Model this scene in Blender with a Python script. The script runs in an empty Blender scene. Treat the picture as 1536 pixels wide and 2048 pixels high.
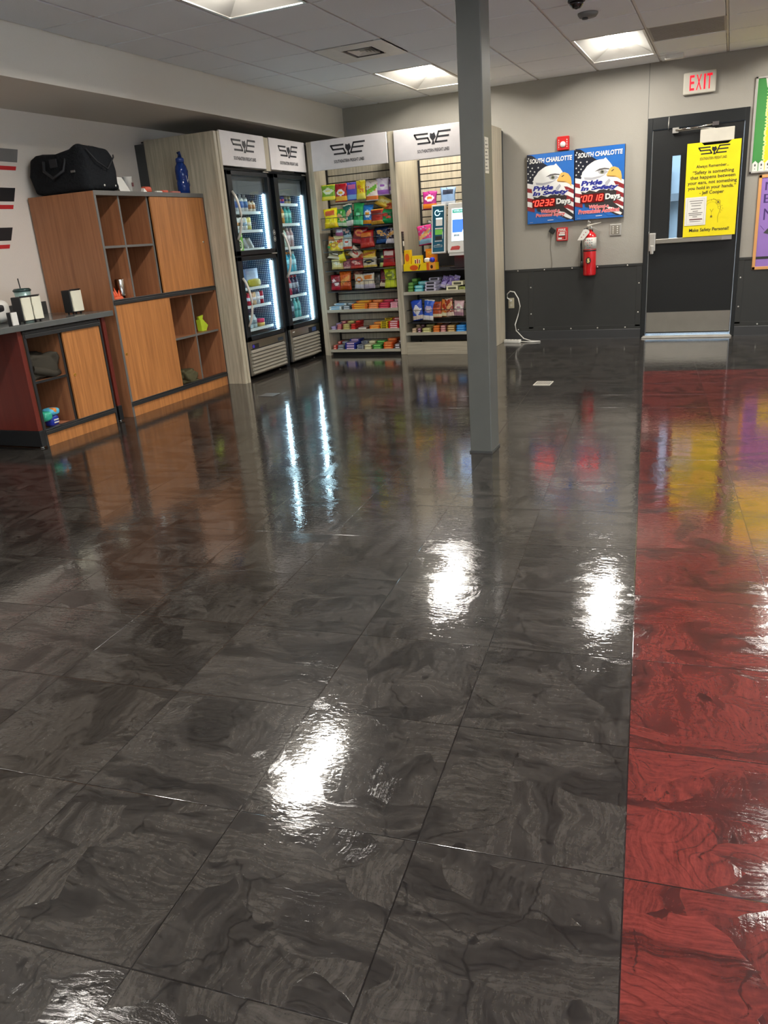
import bpy, bmesh, math, random
from mathutils import Vector, Matrix
from math import sin, cos, pi, radians
random.seed(7)
SC = bpy.context.scene
COL = SC.collection
# ------------------------------------------------------------------ camera, world, exposure
cam_d = bpy.data.cameras.new('camera'); cam = bpy.data.objects.new('camera', cam_d); COL.objects.link(cam)
cam_d.sensor_fit = 'HORIZONTAL'; cam_d.sensor_width = 36.0; cam_d.lens = 1557.37 / 1536 * 36.0
cam_d.clip_start = 0.02; cam_d.clip_end = 200
_r = (0.92080092, 0.38340576, -0.07159398); _u = (-0.06595204, 0.33397149, 0.94027303); _f = (-0.38441644, 0.8610825, -0.33280765)
cam.matrix_world = Matrix(((_r[0], _u[0], -_f[0], 0), (_r[1], _u[1], -_f[1], 0), (_r[2], _u[2], -_f[2], 1.29), (0, 0, 0, 1)))
SC.camera = cam
SC.view_settings.view_transform = 'Standard'; SC.view_settings.look = 'None'
SC.view_settings.gamma = 1; SC.view_settings.use_curve_mapping = False
SC.view_settings.exposure = 0.18
SC.cycles.use_denoising = True
SC.cycles.max_bounces = 8; SC.cycles.diffuse_bounces = 3; SC.cycles.glossy_bounces = 3; SC.cycles.transparent_max_bounces = 12
SC.cycles.sample_clamp_indirect = 6; SC.cycles.caustics_reflective = True; SC.cycles.blur_glossy = 0.6; SC.cycles.caustics_refractive = False
world = bpy.data.worlds.new('world'); SC.world = world; world.use_nodes = True
wb = world.node_tree.nodes['Background']; wb.inputs[0].default_value = (0.74, 0.86, 1.0, 1); wb.inputs[1].default_value = 9.0
LENS_POWER = 80.0        # the glowing lenses of the ceiling fixtures
LED_POWER = 20.0

H = 2.76; YB = 9.399; XL = -5.24; XS = -4.342; ZS = 2.431; XR = 4.6; YF = -3.4
G0 = -4.4868; CW = 0.62297; C0 = 4.6863; DW = 0.6096
FY = -0.085756; FW = 0.4472; FX0 = 0.001; FR0 = 0.8892
# ------------------------------------------------------------------ materials
def lin(h):
    if isinstance(h, str):
        h = h.lstrip('#'); v = [int(h[i:i+2], 16) / 255 for i in (0, 2, 4)]
    else: v = [c / 255 for c in h]
    return tuple(c / 12.92 if c <= .04045 else ((c + .055) / 1.055) ** 2.4 for c in v) + (1,)
_mc = {}
class NT:
    def __init__(s, name):
        s.m = bpy.data.materials.new(name); s.m.use_nodes = True; s.t = s.m.node_tree; s.n = s.t.nodes
        s.b = s.n['Principled BSDF']
    def add(s, typ, **kw):
        n = s.n.new(typ)
        for k, v in kw.items():
            if k.startswith('i_'):
                key = k[2:]; key = int(key) if key.isdigit() else key
                if hasattr(v, 'is_linked') or isinstance(v, bpy.types.NodeSocket): s.t.links.new(v, n.inputs[key])
                else: n.inputs[key].default_value = v
            else: setattr(n, k, v)
        return n
    def math(s, op, a, b=0.0, c=None):
        n = s.n.new('ShaderNodeMath'); n.operation = op
        for i, v in enumerate((a, b) if c is None else (a, b, c)):
            if isinstance(v, bpy.types.NodeSocket): s.t.links.new(v, n.inputs[i])
            else: n.inputs[i].default_value = v
        return n.outputs[0]
    def mix(s, f, a, b):
        n = s.n.new('ShaderNodeMix'); n.data_type = 'RGBA'
        for i, v in ((0, f), (6, a), (7, b)):
            if isinstance(v, bpy.types.NodeSocket): s.t.links.new(v, n.inputs[i])
            else: n.inputs[i].default_value = v
        return n.outputs[2]
    def link(s, a, b): s.t.links.new(a, b)
    def noise(s, vec, scale, detail=3, rough=.5, dist=0.0):
        n = s.add('ShaderNodeTexNoise'); n.inputs['Scale'].default_value = scale; n.inputs['Detail'].default_value = detail
        n.inputs['Roughness'].default_value = rough; n.inputs['Distortion'].default_value = dist
        if vec is not None: s.link(vec, n.inputs['Vector'])
        return n.outputs['Fac']
    def ramp(s, f, a, b):
        n = s.add('ShaderNodeMapRange'); s.link(f, n.inputs[0]); n.inputs[1].default_value = a; n.inputs[2].default_value = b
        return n.outputs[0]
    def pos(s): return s.add('ShaderNodeNewGeometry').outputs['Position']
    def obj(s): return s.add('ShaderNodeTexCoord').outputs['Object']
    def map(s, vec, scale=(1, 1, 1), rot=(0, 0, 0)):
        n = s.add('ShaderNodeMapping'); s.link(vec, n.inputs[0]); n.inputs['Scale'].default_value = scale; n.inputs['Rotation'].default_value = rot
        return n.outputs[0]
    def bump(s, h, dist, strength=1.0, into=None):
        n = s.add('ShaderNodeBump'); s.link(h, n.inputs['Height']); n.inputs['Distance'].default_value = dist; n.inputs['Strength'].default_value = strength
        s.link(n.outputs[0], (into or s.b).inputs['Normal']); return n
def plain(name, col, rough=.5, metal=0.0, spec=.5, coat=0.0):
    k = ('p', name)
    if k in _mc: return _mc[k]
    t = NT(name); t.b.inputs['Roughness'].default_value = rough; t.b.inputs['Metallic'].default_value = metal
    t.b.inputs['Specular IOR Level'].default_value = spec; t.b.inputs['Coat Weight'].default_value = coat
    c = lin(col)
    nz = t.noise(t.obj(), 9.0, 3)           # slight unevenness of the finish
    d = tuple(x * .93 for x in c[:3]) + (1,)
    t.link(t.mix(t.ramp(nz, .3, .7), d, c), t.b.inputs['Base Color'])
    _mc[k] = t.m; return t.m
def emit(name, col, strength):
    t = NT(name); t.b.inputs['Base Color'].default_value = lin(col); t.b.inputs['Emission Color'].default_value = lin(col)
    t.b.inputs['Emission Strength'].default_value = strength; return t.m
def foil(h):
    k = ('foil', h)
    if k in _mc: return _mc[k]
    t = NT('printed_film_' + h); t.b.inputs['Base Color'].default_value = lin(h); t.b.inputs['Roughness'].default_value = .28
    n = t.noise(t.obj(), 38, 2); t.bump(n, .004, .7); _mc[k] = t.m; return t.m
def paint(name, col, bscale=260, bd=.0012, rough=.55, spec=.35):
    t = NT(name); p = t.pos(); n = t.noise(p, 1.3, 2); c = lin(col); d = tuple(x * .94 for x in c[:3]) + (1,)
    t.link(t.mix(n, d, c), t.b.inputs['Base Color']); t.b.inputs['Roughness'].default_value = rough; t.b.inputs['Specular IOR Level'].default_value = spec
    a = t.noise(p, bscale, 2); b = t.noise(p, bscale * .35, 2); t.bump(t.math('ADD', a, b), bd, .8); return t.m
def wood(name, c1, c2, axis='z', scale=1.0, rough=.38, spec=.4):
    t = NT(name); p = t.pos()
    s = {'z': (34, 34, 1.6), 'x': (1.6, 34, 34), 'y': (34, 1.6, 34)}[axis]
    v = t.map(p, tuple(k * scale for k in s))
    a = t.noise(v, 1.0, 5, .6, .6); b = t.noise(t.map(p, tuple(k * scale * 5 for k in s)), 1.0, 2)
    f = t.math('ADD', t.math('MULTIPLY', t.ramp(a, .3, .7), .7), t.math('MULTIPLY', b, .3))
    t.link(t.mix(f, lin(c1), lin(c2)), t.b.inputs['Base Color']); t.b.inputs['Roughness'].default_value = rough
    t.b.inputs['Specular IOR Level'].default_value = spec; t.bump(b, .0003, .4); return t.m
def floor_mat(name, dark, mid, light):
    t = NT(name); p = t.pos(); c, s = cos(FY), sin(FY)
    def dot(v):
        n = t.add('ShaderNodeVectorMath', operation='DOT_PRODUCT'); t.link(p, n.inputs[0]); n.inputs[1].default_value = v; return n.outputs['Value']
    a = dot((c, -s, 0)); b = dot((s, c, 0))
    ta = t.math('DIVIDE', t.math('SUBTRACT', a, FX0), FW); tb = t.math('DIVIDE', t.math('SUBTRACT', b, FR0), FW)
    def edge(x):
        f = t.math('FRACT', x); return t.math('MINIMUM', f, t.math('SUBTRACT', 1.0, f))
    e = t.math('MINIMUM', edge(ta), edge(tb))
    seam = t.ramp(e, .0028, .0045)          # 0 in the joint
    comb = t.add('ShaderNodeCombineXYZ'); t.link(a, comb.inputs[0]); t.link(b, comb.inputs[1]); ab = comb.outputs[0]
    ci = t.add('ShaderNodeCombineXYZ'); t.link(t.math('FLOOR', ta), ci.inputs[0]); t.link(t.math('FLOOR', tb), ci.inputs[1])
    wn = t.add('ShaderNodeTexWhiteNoise'); wn.noise_dimensions = '3D'; t.link(ci.outputs[0], wn.inputs['Vector'])
    off = t.add('ShaderNodeVectorMath', operation='MULTIPLY_ADD'); t.link(wn.outputs['Color'], off.inputs[0]); off.inputs[1].default_value = (7, 7, 7); t.link(ab, off.inputs[2])
    q = off.outputs[0]
    w = t.add('ShaderNodeTexNoise'); w.inputs['Scale'].default_value = 5.5; w.inputs['Detail'].default_value = 2; t.link(q, w.inputs['Vector'])
    wr = t.add('ShaderNodeVectorMath', operation='MULTIPLY_ADD'); t.link(w.outputs['Color'], wr.inputs[0]); wr.inputs[1].default_value = (.11, .11, 0); t.link(q, wr.inputs[2])
    qq = wr.outputs[0]
    vo = t.add('ShaderNodeTexVoronoi'); vo.voronoi_dimensions = '2D'; vo.inputs['Scale'].default_value = 5.0; t.link(t.map(qq, (1, 1.6, 1)), vo.inputs['Vector'])
    sep = t.add('ShaderNodeSeparateColor'); t.link(vo.outputs['Color'], sep.inputs[0])
    s1 = t.noise(t.map(qq, (11, 120, 1)), 1.0, 6, .72, .35); s2 = t.noise(t.map(qq, (110, 12, 1)), 1.0, 6, .72, .35)
    sel = t.math('GREATER_THAN', sep.outputs[0], .62)
    st = t.add('ShaderNodeMix'); st.data_type = 'FLOAT'; t.link(sel, st.inputs[0]); t.link(s1, st.inputs[2]); t.link(s2, st.inputs[3]); st = st.outputs[0]
    fine = t.noise(qq, 75, 4, .7)
    d1 = t.noise(t.map(qq, (2.2, 6.5, 1)), 1.0, 4, .58, 1.0); d2 = t.noise(t.map(qq, (6.5, 2.2, 1)), 1.0, 4, .58, 1.0)
    dm = t.add('ShaderNodeMix'); dm.data_type = 'FLOAT'; t.link(sel, dm.inputs[0]); t.link(d1, dm.inputs[2]); t.link(d2, dm.inputs[3]); dm = dm.outputs[0]
    patch = t.ramp(dm, .485, .57)
    spots = t.ramp(t.noise(qq, 13, 3, .6, .6), .66, .70)
    lw = t.noise(t.map(qq, (1.3, 2.6, 1)), 1.0, 2, .5, .3)
    lf = t.math('ABSOLUTE', t.math('SUBTRACT', t.math('FRACT', t.math('MULTIPLY', lw, 46)), .5))
    vein = t.math('MULTIPLY', t.math('SUBTRACT', 1.0, t.ramp(lf, .0, .13)), t.ramp(t.noise(qq, 2.6, 2), .50, .60))
    tone = t.math('ADD', t.math('MULTIPLY', t.ramp(st, .36, .64), .55), t.math('ADD', t.math('MULTIPLY', t.ramp(fine, .35, .65), .30), t.math('MULTIPLY', sep.outputs[1], .22)))
    base = t.mix(tone, mid, light)
    dk = t.math('MAXIMUM', t.math('MULTIPLY', patch, t.math('ADD', .22, t.math('MULTIPLY', t.ramp(st, .38, .62), .68))), t.math('MAXIMUM', t.math('MULTIPLY', vein, .5), t.math('MULTIPLY', spots, .75)))
    colr = t.mix(dk, base, dark)
    ve = t.add('ShaderNodeTexVoronoi'); ve.voronoi_dimensions = '2D'; ve.feature = 'DISTANCE_TO_EDGE'; ve.inputs['Scale'].default_value = 3.2
    w2 = t.add('ShaderNodeTexNoise'); w2.inputs['Scale'].default_value = 14; w2.inputs['Detail'].default_value = 4; t.link(qq, w2.inputs['Vector'])
    wr2 = t.add('ShaderNodeVectorMath', operation='MULTIPLY_ADD'); t.link(w2.outputs['Color'], wr2.inputs[0]); wr2.inputs[1].default_value = (.09, .09, 0); t.link(qq, wr2.inputs[2])
    t.link(wr2.outputs[0], ve.inputs['Vector'])
    crack = t.math('MULTIPLY', t.math('SUBTRACT', 1.0, t.ramp(ve.outputs[0], .0, .012)), t.ramp(dm, .45, .5))
    colr = t.mix(t.math('MULTIPLY', crack, .8), colr, dark)
    colr = t.mix(seam, dark, colr)
    t.link(colr, t.b.inputs['Base Color'])
    t.b.inputs['Specular IOR Level'].default_value = .8; t.b.inputs['Coat Weight'].default_value = .15; t.b.inputs['Coat Roughness'].default_value = .27; t.b.inputs['Coat IOR'].default_value = 1.45
    rp = t.noise(ab, 2.2, 3); t.link(t.math('ADD', .02, t.math('MULTIPLY', rp, .045)), t.b.inputs['Roughness'])
    wave = t.noise(t.map(q, (38, 75, 1)), 1.0, 2, .5, .9); wv2 = t.noise(q, 11, 2)
    hgt = t.math('ADD', t.math('MULTIPLY', wave, .9), t.math('ADD', t.math('MULTIPLY', wv2, .8), t.math('MULTIPLY', dk, -.25)))
    hgt = t.math('ADD', hgt, t.math('MULTIPLY', seam, 3.0))
    bn = t.bump(hgt, .0012, .27); t.link(bn.outputs[0], t.b.inputs['Coat Normal'])
    return t.m
M = {}
M['wall'] = paint('wall_paint_greige', (160, 156, 146))
M['wall_l'] = paint('wall_paint_pale', (226, 216, 204))
M['wall_u'] = paint('wall_paint_white', (226, 222, 212))
M['soffit'] = paint('soffit_paint', (222, 215, 203))
M['ceil'] = paint('ceiling_tile_fissured', (236, 240, 243), 420, .0014, .8, .2)
M['grid'] = plain('ceiling_grid_metal', (226, 224, 219), .5)
M['wains'] = plain('wainscot_laminate', (46, 47, 45), .42)
M['basebd'] = plain('baseboard_vinyl', (44, 45, 46), .45)
M['col'] = plain('column_paint', (92, 94, 90), .38)
M['doorblk'] = plain('door_paint_black', (20, 22, 22), .38)
M['frameblk'] = plain('frame_paint_black', (26, 29, 30), .35)
M['steel'] = plain('brushed_steel', (196, 192, 182), .28, 1.0)
M['chrome'] = plain('chrome', (222, 220, 214), .12, 1.0)
M['alu'] = plain('aluminium_satin', (206, 203, 196), .35, .8)
M['wood'] = wood('cherry_laminate', (132, 86, 60), (178, 122, 84))  # darker copy of the laminate: shade on the sides put into the colour
M['woodx'] = wood('cherry_laminate_base', (144, 90, 50), (206, 138, 78))  # lighter copy of the same laminate for lit doors and plinths
M['gwood'] = wood('grey_oak_laminate', (150, 142, 124), (206, 196, 172), 'z', 1.3)
M['gwoodx'] = wood('grey_oak_laminate_flat', (150, 142, 124), (196, 186, 162), 'x', 1.3)
M['red'] = wood('mahogany_panel', (92, 34, 26), (112, 44, 34), 'z', .8)
M['blk'] = plain('black_plastic', (24, 26, 28), .4)
M['rail'] = plain('dark_rail', (42, 43, 44), .35)
M['edge'] = plain('grey_edge_band', (104, 102, 98), .45)
M['counter'] = plain('counter_laminate', (96, 98, 96), .16)
M['coolerblk'] = plain('cooler_black', (22, 27, 32), .35)
def cloth(name, c, sc=22, d=.012):
    t = NT(name); t.b.inputs['Base Color'].default_value = lin(c); t.b.inputs['Roughness'].default_value = .9; t.b.inputs['Specular IOR Level'].default_value = .15
    a = t.noise(t.pos(), sc, 3, .5, 1.2); t.bump(a, d, .9); return t.m
M['fabricblk'] = cloth('black_canvas', (30, 32, 35))
M['white'] = plain('white_plastic', (228, 226, 218), .4)
M['offwhite'] = plain('off_white_plastic', (210, 205, 190), .45)
M['paper'] = plain('paper_napkin', (232, 228, 206), .8)
M['dkgrey'] = plain('dark_grey_plastic', (64, 66, 66), .5)
M['shelfmet'] = plain('shelf_metal_taupe', (176, 170, 152), .4)
M['shelfblk'] = plain('shelf_black_metal', (34, 36, 40), .4)
M['wire'] = plain('black_wire', (28, 30, 34), .35)
M['floorb'] = floor_mat('floor_tile_charcoal', (.0030, .0024, .0022, 1), (.0080, .0070, .0061, 1), (.058, .0515, .0455, 1))
M['floorr'] = floor_mat('floor_tile_red', (.014, .0038, .0038, 1), (.050, .0090, .0082, 1), (.18, .030, .024, 1))
M['lens'] = emit('fixture_lens', (255, 249, 240), LENS_POWER)
M['refl'] = plain('fixture_reflector_white', (164, 162, 156), .5)
M['led'] = emit('cooler_led', (205, 240, 255), LED_POWER)
M['signw'] = plain('sign_panel_white', (226, 221, 220), .35)
M['ink'] = plain('ink_black', (30, 30, 32), .5)
M['logo'] = plain('ink_charcoal', (46, 46, 50), .5)
def glass_mat():
    t = NT('clear_glass'); t.n.remove(t.b); out = t.n['Material Output']
    tr = t.add('ShaderNodeBsdfTransparent'); tr.inputs[0].default_value = (.93, .96, .96, 1)
    gl = t.add('ShaderNodeBsdfGlossy'); gl.inputs['Roughness'].default_value = .03
    fr = t.add('ShaderNodeFresnel'); fr.inputs[0].default_value = 1.45
    mx = t.add('ShaderNodeMixShader'); ge = t.add('ShaderNodeNewGeometry'); t.link(t.math('MULTIPLY', fr.outputs[0], t.math('SUBTRACT', 1.0, ge.outputs['Backfacing'])), mx.inputs[0]); t.link(tr.outputs[0], mx.inputs[1]); t.link(gl.outputs[0], mx.inputs[2])
    t.link(mx.outputs[0], out.inputs[0]); return t.m
M['glass'] = glass_mat()
def perf_mat():
    t = NT('perforated_liner'); p = t.pos(); sp = t.add('ShaderNodeSeparateXYZ'); t.link(p, sp.inputs[0])
    fx = t.math('SUBTRACT', t.math('FRACT', t.math('MULTIPLY', sp.outputs[0], 45)), .5); fz = t.math('SUBTRACT', t.math('FRACT', t.math('MULTIPLY', sp.outputs[2], 52)), .5)
    d = t.math('SQRT', t.math('ADD', t.math('MULTIPLY', fx, fx), t.math('MULTIPLY', fz, fz)))
    f = t.math('LESS_THAN', d, .27)
    t.link(t.mix(f, lin((26, 64, 104)), lin((230, 244, 250))), t.b.inputs['Base Color']); t.b.inputs['Roughness'].default_value = .4; return t.m
M['perf'] = perf_mat()
def tinted(name, h, a=.35):
    k = ('t', name)
    if k in _mc: return _mc[k]
    t = NT(name); t.n.remove(t.b); out = t.n['Material Output']
    df = t.add('ShaderNodeBsdfPrincipled'); df.inputs['Base Color'].default_value = lin(h); df.inputs['Roughness'].default_value = .08
    tr = t.add('ShaderNodeBsdfTransparent'); c = lin(h); tr.inputs[0].default_value = tuple(min(1, .25 + x) for x in c[:3]) + (1,)
    mx = t.add('ShaderNodeMixShader'); mx.inputs[0].default_value = 1 - a; t.link(tr.outputs[0], mx.inputs[1]); t.link(df.outputs[0], mx.inputs[2])
    t.link(mx.outputs[0], out.inputs[0]); _mc[k] = t.m; return t.m
# ------------------------------------------------------------------ mesh helpers
class MB:
    def __init__(s): s.bm = bmesh.new(); s.mats = []
    def mi(s, m):
        if m not in s.mats: s.mats.append(m)
        return s.mats.index(m)
    def box(s, x0, x1, y0, y1, z0, z1, m, rot=None, piv=None):
        i = s.mi(m); vs = [Vector((x, y, z)) for z in (z0, z1) for y in (y0, y1) for x in (x0, x1)]
        if rot is not None: vs = [piv + rot @ (v - piv) for v in vs]
        v = [s.bm.verts.new(p) for p in vs]
        for q in ((0, 2, 3, 1), (4, 5, 7, 6), (0, 1, 5, 4), (2, 6, 7, 3), (0, 4, 6, 2), (1, 3, 7, 5)):
            f = s.bm.faces.new([v[k] for k in q]); f.material_index = i
        return s
    def poly(s, pts, m, smooth=False):
        i = s.mi(m); f = s.bm.faces.new([s.bm.verts.new(p) for p in pts]); f.material_index = i; f.smooth = smooth; return s
    def prism(s, pts, vec, m):
        i = s.mi(m); vec = Vector(vec); a = [s.bm.verts.new(p) for p in pts]; b = [s.bm.verts.new(Vector(p) + vec) for p in pts]
        n = len(pts); fs = [s.bm.faces.new(a), s.bm.faces.new(b[::-1])]
        for k in range(n): fs.append(s.bm.faces.new((a[k], b[k], b[(k + 1) % n], a[(k + 1) % n])))
        for f in fs: f.material_index = i
        bmesh.ops.recalc_face_normals(s.bm, faces=fs); return s
    def rings(s, rs, m, closed=True, caps=True, smooth=True):
        i = s.mi(m); R = [[s.bm.verts.new(p) for p in r] for r in rs]; n = len(rs[0]); fs = []
        for a, b in zip(R, R[1:]):
            for k in range(n if closed else n - 1):
                fs.append(s.bm.faces.new((a[k], a[(k + 1) % n], b[(k + 1) % n], b[k])))
        for f in fs: f.smooth = smooth
        if caps:
            for r in (R[0][::-1], R[-1]):
                try: fs.append(s.bm.faces.new(r))
                except ValueError: pass
        for f in fs: f.material_index = i
        return s
    def lathe(s, prof, c, m, seg=20, axis=Vector((0, 0, 1))):
        c = Vector(c); q = Vector((0, 0, 1)).rotation_difference(Vector(axis).normalized())
        return s.rings([[c + q @ Vector((max(r, 1e-4) * cos(2 * pi * k / seg), max(r, 1e-4) * sin(2 * pi * k / seg), z)) for k in range(seg)] for r, z in prof], m)
    def cyl(s, p0, p1, r, m, seg=14, r2=None):
        p0, p1 = Vector(p0), Vector(p1); return s.lathe([(r, 0), (r if r2 is None else r2, (p1 - p0).length)], p0, m, seg, p1 - p0)
    def tube(s, pts, r, m, seg=8):
        pts = [Vector(p) for p in pts]; rs = []; up = Vector((0, 0, 1))
        for k, p in enumerate(pts):
            d = (pts[min(k + 1, len(pts) - 1)] - pts[max(k - 1, 0)]).normalized()
            a = d.cross(up)
            if a.length < .05: a = d.cross(Vector((1, 0, 0)))
            a.normalize(); b = d.cross(a)
            rr = r[k] if isinstance(r, (list, tuple)) else r
            rs.append([p + a * rr * cos(2 * pi * j / seg) + b * rr * sin(2 * pi * j / seg) for j in range(seg)])
        return s.rings(rs, m)
    def build(s, name, parent=None, bevel=0, label=None, kind=None, seg=2):
        me = bpy.data.meshes.new(name); org = Vector((0, 0, 0))
        if parent is None:
            xs = [v.co for v in s.bm.verts]
            if kind != 'structure' and xs:
                org = Vector(((min(v.x for v in xs) + max(v.x for v in xs)) / 2, (min(v.y for v in xs) + max(v.y for v in xs)) / 2, min(v.z for v in xs)))
        else: org = Vector(parent['org'])
        for v in s.bm.verts: v.co -= org
        if parent is not None and 'rotz' in parent.keys():
            pass
        s.bm.to_mesh(me); s.bm.free()
        for m in s.mats: me.materials.append(m)
        o = bpy.data.objects.new(name, me); COL.objects.link(o); o['org'] = list(org)
        if parent is not None: o.parent = parent; o.location = (0, 0, 0)
        else: o.location = org
        if bevel:
            b = o.modifiers.new('edge', 'BEVEL'); b.width = bevel; b.segments = seg; b.limit_method = 'ANGLE'; b.angle_limit = radians(40)
        if label: o['label'] = label
        if kind: o['kind'] = kind
        return o
def thing(name, label, cat, loc=(0, 0, 0), group=None):
    o = bpy.data.objects.new(name, None); COL.objects.link(o); o.location = loc; o['org'] = list(loc)
    o['label'] = label; o['category'] = cat
    if group: o['group'] = group
    o.empty_display_size = .05
    return o
def tag(o, label, cat, group=None):
    o['label'] = label; o['category'] = cat
    if group: o['group'] = group
    return o
def box(name, b, m, parent=None, bevel=0, kind=None): return MB().box(*b, m).build(name, parent, bevel, kind=kind)
# flat artwork laid on a face: u, v in metres from the lower corner
class Art:
    def __init__(s, o, U, V, w, h):
        s.o = Vector(o); s.U = Vector(U).normalized(); s.V = Vector(V).normalized(); s.N = s.U.cross(s.V); s.w = w; s.h = h; s.mb = MB(); s.lift = 0.0004
    def p(s, u, v, k=None): return s.o + s.U * (u * s.w) + s.V * (v * s.h) + s.N * (s.lift if k is None else k)
    def poly(s, pts, m):
        vs = [s.p(u, v) for u, v in pts]
        i = s.mb.mi(m); f = s.mb.bm.faces.new([s.mb.bm.verts.new(q) for q in vs]); f.material_index = i
        f.normal_update()
        if f.normal.dot(s.N) < 0: f.normal_flip()
        s.lift += .00012; return s
    def rect(s, u0, u1, v0, v1, m): return s.poly([(u0, v0), (u1, v0), (u1, v1), (u0, v1)], m)
    def ell(s, u, v, ru, rv, m, n=20): return s.poly([(u + ru * cos(2 * pi * k / n), v + rv * sin(2 * pi * k / n)) for k in range(n)], m)
    def stroke(s, pts, wd, m):
        for (a, b), (c, d) in zip(pts, pts[1:]):
            A = Vector((a * s.w, b * s.h)); B = Vector((c * s.w, d * s.h)); t = (B - A).normalized(); n = Vector((-t.y, t.x)) * wd / 2; A = A - t * wd * .3; B = B + t * wd * .3
            i = s.mb.mi(m); f = s.mb.bm.faces.new([s.mb.bm.verts.new(s.o + s.U * q.x + s.V * q.y + s.N * s.lift) for q in (A - n, B - n, B + n, A + n)]); f.material_index = i
        s.lift += .00012; return s
    def ring(s, u, v, r, wd, m, n=18, a0=0, a1=2 * pi):
        return s.stroke([(u + r / s.w * cos(a0 + (a1 - a0) * k / n), v + r / s.h * sin(a0 + (a1 - a0) * k / n)) for k in range(n + 1)], wd, m)
    def text(s, txt, u0, u1, v0, v1, m, slant=0.0, bold=0.0):
        cu = bpy.data.curves.new('t', 'FONT'); cu.body = txt; cu.resolution_u = 3; cu.shear = slant; cu.offset = bold
        to = bpy.data.objects.new('t', cu); COL.objects.link(to); dg = bpy.context.evaluated_depsgraph_get(); dg.update()
        me = bpy.data.meshes.new_from_object(to.evaluated_get(dg)); bpy.data.objects.remove(to); bpy.data.curves.remove(cu)
        if not me.vertices: return s
        xs = [v.co.x for v in me.vertices]; ys = [v.co.y for v in me.vertices]; x0, x1, y0, y1 = min(xs), max(xs), min(ys), max(ys); i = s.mb.mi(m); vm = {}
        for v in me.vertices:
            u = u0 + (v.co.x - x0) / (x1 - x0) * (u1 - u0); w = v0 + (v.co.y - y0) / (y1 - y0) * (v1 - v0); vm[v.index] = s.mb.bm.verts.new(s.p(u, w))
        for pl in me.polygons:
            try:
                f = s.mb.bm.faces.new([vm[k] for k in pl.vertices]); f.material_index = i; f.normal_update()
                if f.normal.dot(s.N) < 0: f.normal_flip()
            except ValueError: pass
        bpy.data.meshes.remove(me); s.lift += .00012; return s
    def logo(s, u0, u1, v0, v1, m):
        def T(x, y): return (u0 + x * (u1 - u0), v0 + y / .42 * (v1 - v0))
        wd = (u1 - u0) * s.w * .042
        for st in ([(.37, .37), (.0, .37), (.06, .23), (.37, .23), (.43, .07), (.09, .07)], [(1.0, .40), (.68, .40), (.58, .07), (.90, .07)], [(.64, .24), (.95, .24)]):
            s.stroke([T(*q) for q in st], wd, m)
        s.poly([T(*q) for q in ((.44, .38), (.50, .35), (.56, .39), (.60, .24), (.53, .13), (.57, .0), (.47, .0), (.50, .12), (.43, .24))], m); return s
    def build(s, name, parent): return s.mb.build(name, parent)
def lump(mb, x0, x1, y0, y1, z0, z1, m, seed=0, sq=.55, amp=.06, n=18, flat=True, freq=7.0, warp=None, cl=False):
    from mathutils import noise
    c = Vector(((x0 + x1) / 2, (y0 + y1) / 2, (z0 + z1) / 2)); h = Vector(((x1 - x0) / 2, (y1 - y0) / 2, (z1 - z0) / 2)); rs = []
    def sp(v): return math.copysign(abs(v) ** sq, v)
    for i in range(n + 1):
        th = -pi / 2 + pi * i / n; r = []
        for j in range(2 * n):
            ph = 2 * pi * j / (2 * n); d = Vector((sp(cos(th)) * sp(cos(ph)), sp(cos(th)) * sp(sin(ph)), sp(sin(th))))
            q = Vector((d.x * h.x, d.y * h.y, d.z * h.z)) + c
            k = noise.noise(q * freq + Vector((seed * 3.1, seed, 0))) + .5 * noise.noise(q * freq * 2.3 + Vector((seed, 0, seed)))
            q = c + (q - c) * (1 + amp * k)
            if warp: q = warp(q)
            if flat: q.z = max(q.z, z0)
            if cl: q.x = min(max(q.x, x0), x1); q.y = min(max(q.y, y0), y1); q.z = min(q.z, z1)
            r.append(q)
        rs.append(r)
    return mb.rings(rs, m, caps=False)
def copy_tree(o, parent=None):
    c = o.copy(); COL.objects.link(c); c.parent = parent
    for ch in list(o.children): copy_tree(ch, c)
    return c
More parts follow.
